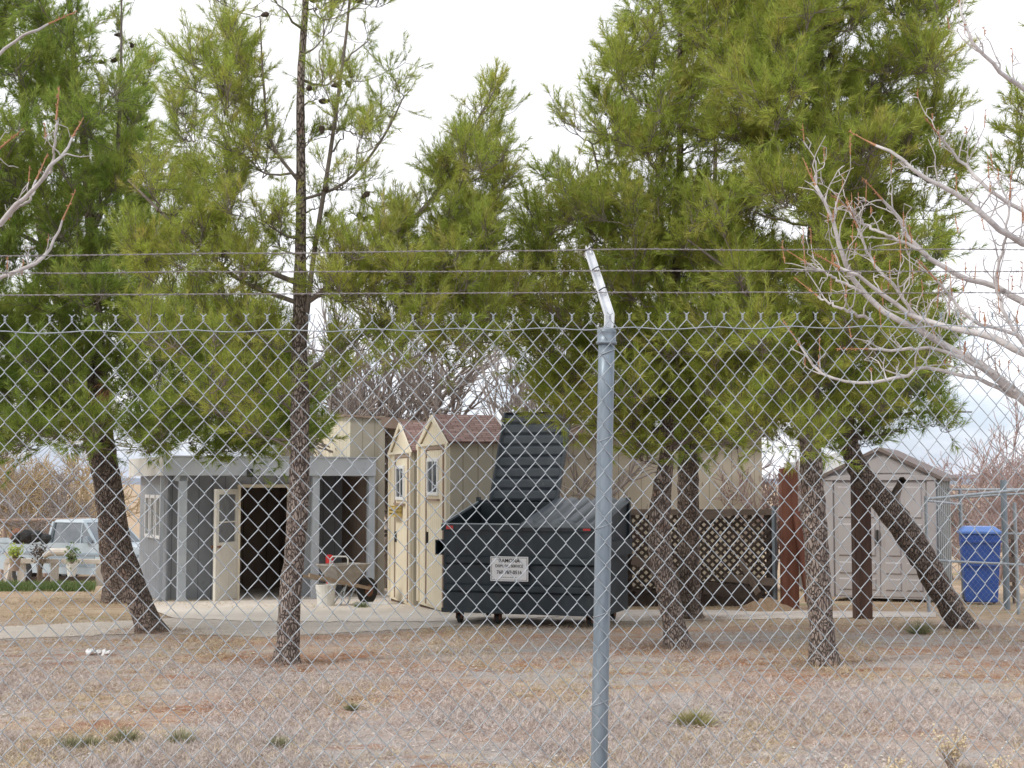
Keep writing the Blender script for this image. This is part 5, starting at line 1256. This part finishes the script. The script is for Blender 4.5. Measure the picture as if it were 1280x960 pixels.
# ------------------------------------------------------------------ light and sky
SE, SA = R(38), R(-118)      # elevation; azimuth from +Y, clockwise positive: sun to the left, a little behind the camera
sun = bpy.data.objects.new('sun', bpy.data.lights.new('sun', 'SUN')); COL.objects.link(sun)
sun.data.energy = 1.5; sun.data.angle = R(12); sun.data.color = (1, .95, .87)
dv = Vector((math.sin(SA)*math.cos(SE), math.cos(SA)*math.cos(SE), math.sin(SE)))
sun.rotation_euler = dv.to_track_quat('Z', 'Y').to_euler()
w = bpy.data.worlds.new('World'); S.world = w; w.use_nodes = True; n = w.node_tree.nodes; l = w.node_tree.links
sk = n.new('ShaderNodeTexSky'); sk.sky_type = 'NISHITA'; sk.sun_disc = False; sk.sun_elevation = SE; sk.sun_rotation = SA
bg = n['Background']; bg.inputs['Strength'].default_value = .1
tc = n.new('ShaderNodeTexCoord'); mp = n.new('ShaderNodeMapping'); mp.inputs['Scale'].default_value = (1,1,2.6); l.new(tc.outputs['Generated'], mp.inputs[0])
nz = n.new('ShaderNodeTexNoise'); nz.inputs['Scale'].default_value = 5.5; nz.inputs['Detail'].default_value = 8; nz.inputs['Roughness'].default_value = .55; l.new(mp.outputs[0], nz.inputs['Vector'])
sp = n.new('ShaderNodeSeparateXYZ'); l.new(tc.outputs['Generated'], sp.inputs[0])
mr = n.new('ShaderNodeMapRange'); l.new(sp.outputs[2], mr.inputs['Value']); mr.inputs['From Min'].default_value = 0; mr.inputs['From Max'].default_value = .16; mr.inputs['To Min'].default_value = -.02; mr.inputs['To Max'].default_value = .34
ad = n.new('ShaderNodeMath'); ad.operation = 'ADD'; l.new(nz.outputs['Fac'], ad.inputs[0]); l.new(mr.outputs[0], ad.inputs[1])
rp_ = n.new('ShaderNodeValToRGB'); rp_.color_ramp.elements[0].position = .44; rp_.color_ramp.elements[1].position = .60; l.new(ad.outputs[0], rp_.inputs[0])
n2 = n.new('ShaderNodeTexNoise'); n2.inputs['Scale'].default_value = 3; n2.inputs['Detail'].default_value = 6; l.new(mp.outputs[0], n2.inputs['Vector'])
cr = n.new('ShaderNodeValToRGB'); cr.color_ramp.elements[0].position = .3; cr.color_ramp.elements[1].position = .7; cr.color_ramp.elements[0].color = (8.2,8.4,8.9,1); cr.color_ramp.elements[1].color = (9.6,9.6,9.9,1); l.new(n2.outputs['Fac'], cr.inputs[0])
bl = n.new('ShaderNodeMix'); bl.data_type = 'RGBA'; bl.inputs['Factor'].default_value = .55; l.new(sk.outputs[0], bl.inputs['A']); bl.inputs['B'].default_value = (5.6,6.5,8.8,1)
mx = n.new('ShaderNodeMix'); mx.data_type = 'RGBA'; l.new(rp_.outputs[0], mx.inputs['Factor']); l.new(bl.outputs['Result'], mx.inputs['A']); l.new(cr.outputs[0], mx.inputs['B'])
l.new(mx.outputs['Result'], bg.inputs['Color'])
S.view_settings.view_transform = 'Standard'; S.view_settings.look = 'None'; S.view_settings.exposure = 0.48; S.view_settings.gamma = 1
S.render.engine = 'CYCLES'
